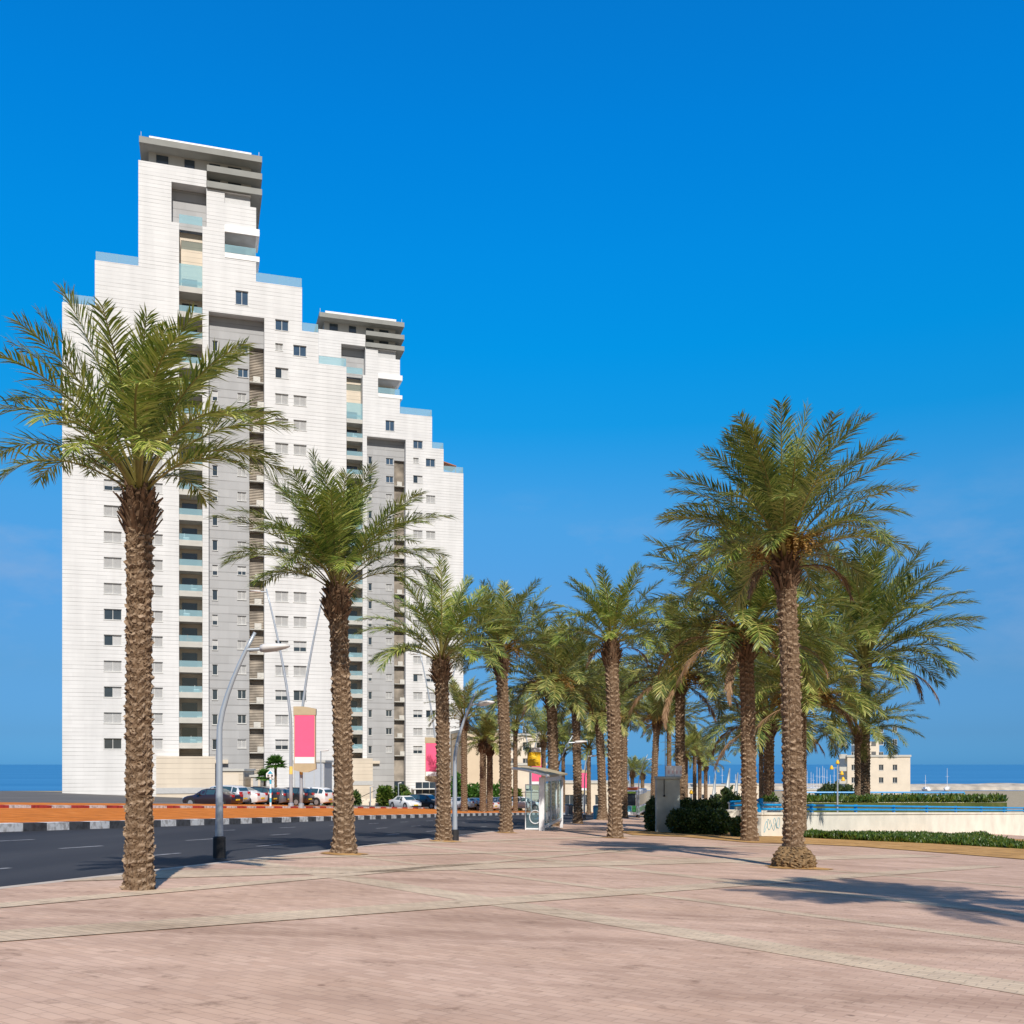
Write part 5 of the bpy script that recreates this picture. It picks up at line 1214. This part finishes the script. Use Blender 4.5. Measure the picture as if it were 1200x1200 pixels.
# ------------------------------------------------------------------ small fan palms and shrubs near the towers
def fan_palm(x, yb, yt, tw_, fr, Y, seed, label):
    X = (x - 600) / 1200 * Y; z0 = gz(X, Y); k = Y / 1200; h = EYE + (895 - yt) * k - z0; rng = np.random.default_rng(seed)
    t = thing('fan_palm', label, 'palm tree', (X, Y, z0), 0, 'little fan palms by the parked cars')
    link('trunk', trunk_mesh('trunk', h, tw_ / 2 * k, seed, 8, .16, (3, 3), .1, .1), t)
    V = []; T = []; o = 0; L = fr * k
    for i in range(26):
        az = i * 2.39996; q = i / 26; el = R(80 - 105 * q + rng.normal(0, 6)); d = np.array([math.cos(az) * math.cos(el), math.sin(az) * math.cos(el), math.sin(el)])
        sd = norm(np.cross(d, [0, 0, 1.0]) + 1e-6); nn = np.cross(sd, d); b = d * L * .35
        V.append(np.array([sd * .02, -sd * .02, b])); T.append((o, o + 1, o + 2)); o += 3
        for j in range(15):
            a = R(-95 + 190 * j / 14); dj = norm(d * math.cos(a) + sd * math.sin(a) + np.array([0, 0, -.12]) + nn * rng.normal(0, .05)); tip = b + dj * L * .68 * (1 - .25 * abs(a) / 1.6); w_ = np.cross(dj, nn); w_ = norm(w_) * L * .045
            mid = b + dj * L * .38; V.append(np.array([b, mid + w_, tip - np.array([0, 0, L * .08]), mid - w_])); T += [(o, o + 1, o + 2), (o, o + 2, o + 3)]; o += 4
    c = link('crown', mesh_np('crown', np.vstack(V), [], T, [M['fan']]), t); c.location = (0, 0, h)
    return t
fan_palm(323, 928, 896, 3.4, 15, 104, 31, 'taller little fan palm before the white tower wall')
fan_palm(310, 928, 910, 2.6, 12, 103, 32, 'shorter little fan palm left of its taller neighbour')
for i, (x0, x1, yt, yb, Y, m, lab) in enumerate(((443, 459, 922, 945, 118, 'shrub', 'leafy green shrub at the farther tower, left of the white lamp'), (462, 478, 921, 944, 126, 'hedge', 'dark green shrub by the side door of the farther tower'),
        (470, 484, 929, 944, 120, 'shrub', 'low yellow green shrub behind the white saloon'), (408, 421, 929, 945, 115, 'hedge', 'dark shrub half behind the first kerb palm trunk'), (540, 566, 918, 934, 140, 'fan', 'leafy young palms over the stone wall, left clump'),
        (572, 590, 918, 936, 140, 'fan', 'leafy young palms over the stone wall, middle clump'), (597, 612, 924, 937, 138, 'shrub', 'leafy plants over the stone wall, right clump'), (553, 564, 935, 946, 128, 'shrub', 'low shrub before the stone wall, between median palms'),
        (381, 394, 936, 946, 108, 'shrub', 'low yellow green shrub right of the white SUV'), (530, 540, 906, 932, 139, 'fan', 'tall narrow shrub beside the farther tower corner'))):
    bush('shrub', lab, 'shrub', x0, x1, yt, yb, Y, M[m], 2600, .42, 40 + i, lob=3, depth=1.2)
# stone wall below the plants
a, b = W(536, 928, 141), W(640, 928, 141); t = thing('garden_wall', 'pale stone garden wall below the leafy clumps behind the parked cars', 'wall', (a.x, 141, 0))
MB().box(0, b.x - a.x, 0, .5, -12, a.z).build('wall', M['beigestone'], t); MB().box(-.1, b.x - a.x + .1, -.1, .6, a.z + .003, a.z + .15).build('coping', M['pale_render'], t)
# stairs rail and ramp at the entrance
a = W(420, 944, 119); t = thing('entrance_steps', 'pale entrance steps with a slanting handrail at the farther tower', 'steps', (a.x, 119, gz(a.x, 119)))
q = MB()
for k in range(5): q.box(-.5 + k * .02, 3.2, k * .35, 1.9, k * .16 - .3, k * .16 + .158)
q.build('steps', M['pale_render'], t); MB().tube([(.2, .1, 1.0), (1.7, 1.6, 1.75)], .035, 6).build('handrail', M['black'], t); MB().tube([(.2, .1, .1), (.2, .1, 1.0)], .035, 6).build('post', M['black'], t)
# ------------------------------------------------------------------ marina: breakwater, boats, sails
mb = MB(); rng = random.Random(8); xs = [-120 + 9 * i for i in range(75)]
vs = []; fs = []
for i, x in enumerate(xs):
    for (yy, zz) in ((476, -12.5), (481, -9.6), (486, -8.4), (493, -8.3), (500, -12.5)): vs.append((x, yy + rng.uniform(-.8, .8), zz + rng.uniform(-.35, .35)))
for i in range(len(xs) - 1):
    for k in range(4): fs.append((i * 5 + k, (i + 1) * 5 + k, (i + 1) * 5 + k + 1, i * 5 + k + 1))
mb.add(vs, fs); o = mb.build('breakwater', M['rock']); tag(o, 'long pale rock breakwater in front of the open sea', 'breakwater')
def boat_meshes():
    h = MB(); vs = []; fs = []; S = [(-5, .9, .4), (-3, 1.5, .1), (0, 1.7, 0), (3, 1.2, .05), (5.2, .06, .5)]
    for (x, w_, zb) in S: vs += [(x, -w_, 1.2), (x, -w_ * .6, zb), (x, w_ * .6, zb), (x, w_, 1.2)]
    for i in range(4):
        for k in range(4): fs.append((i * 4 + k, i * 4 + (k + 1) % 4, (i + 1) * 4 + (k + 1) % 4, (i + 1) * 4 + k))
    fs += [(0, 1, 2, 3), (16, 19, 18, 17)]; h.add(vs, fs)
    c = MB(); c.box(-2.5, 1.2, -.9, .9, 1.2, 1.9)
    m = MB(); m.tube([(.6, 0, 1.2), (.6, 0, 9.5)], [.09, .06], 6); m.tube([(.6, 0, 2.6), (-4, 0, 2.7)], .1, 6); m.tube([(.6, -.7, 6), (.6, .7, 6)], .04, 4)
    return h.mesh('hull', M['marine']), c.mesh('cabin', M['marine']), m.mesh('mast', M['marine'])
HU, CB, MS = boat_meshes()
rnd = random.Random(21)
for i, (x, Y) in enumerate([(x, rnd.uniform(415, 465)) for x in (832, 838, 846, 862, 868, 947, 951, 953.5, 957, 960.5, 964, 967, 970, 974, 978, 1012, 1024, 1043, 1060, 1085, 1110)]):
    t = thing('sailboat', 'moored white sailing boat with a bare mast among the other boats in the marina', 'sailboat', ((x - 600) / 1200 * Y, Y, -10.9), R(rnd.uniform(60, 120)), 'sailing boats moored in the marina')
    link('hull', HU, t); link('cabin', CB, t); m = link('mast', MS, t); m.scale = (1, 1, rnd.uniform(.75, 1.2))
def sail_tower(x0, x1, xt, yb, yt, Y, label):
    k = Y / 1200; t = thing('sail_monument', label, 'monument', ((x0 - 600) * k, Y, EYE + (895 - yb) * k - 4), 0, 'white sail shaped monuments by the marina')
    h = (yb - yt) * k + 4; w_ = (x1 - x0) * k; xo = (xt - x0) * k; pts = []
    for i in range(9):
        q = i / 8; pts.append((xo * q ** .6, 0, h * q))
    for i in range(8, -1, -1):
        q = i / 8; pts.append((w_ + (xo + .3 - w_) * q ** 2, 0, h * q))
    MB().prism(pts, (0, .9, 0)).build('sail', M['sail'], t)
    MB().tube([(xo * .97, -.2, h * .2), (xo + .1, -.2, h * 1.04)], .14, 6).build('mast', M['steel'], t)
    return t
sail_tower(842, 854, 854.5, 932, 902, 282, 'largest white sail shaped monument above the cycad bush')
sail_tower(856, 863, 864, 931, 907, 284, 'middle sized white sail monument just right of the largest')
sail_tower(831, 837, 838, 931, 908, 286, 'slim white sail monument beside the rightmost little far palm')
# low white harbour sheds
for i, (x0, x1, yt, Y, lab) in enumerate(((815, 850, 921, 300, 'low white harbour shed left of the sail monuments'), (852, 905, 920, 310, 'low pale harbour shed right of the sail monuments'), (770, 812, 924, 300, 'low harbour shed behind the pillar box'), (938, 962, 926, 300, 'low harbour shed above the farther blue railing'))):
    block(lab, 'harbour_shed', x0, x1, yt, Y, 0, M['pale_render'], 8, [(1 + 3.2 * j, -10.2, 1.8, 1.2) for j in range(2)], cat='shed')
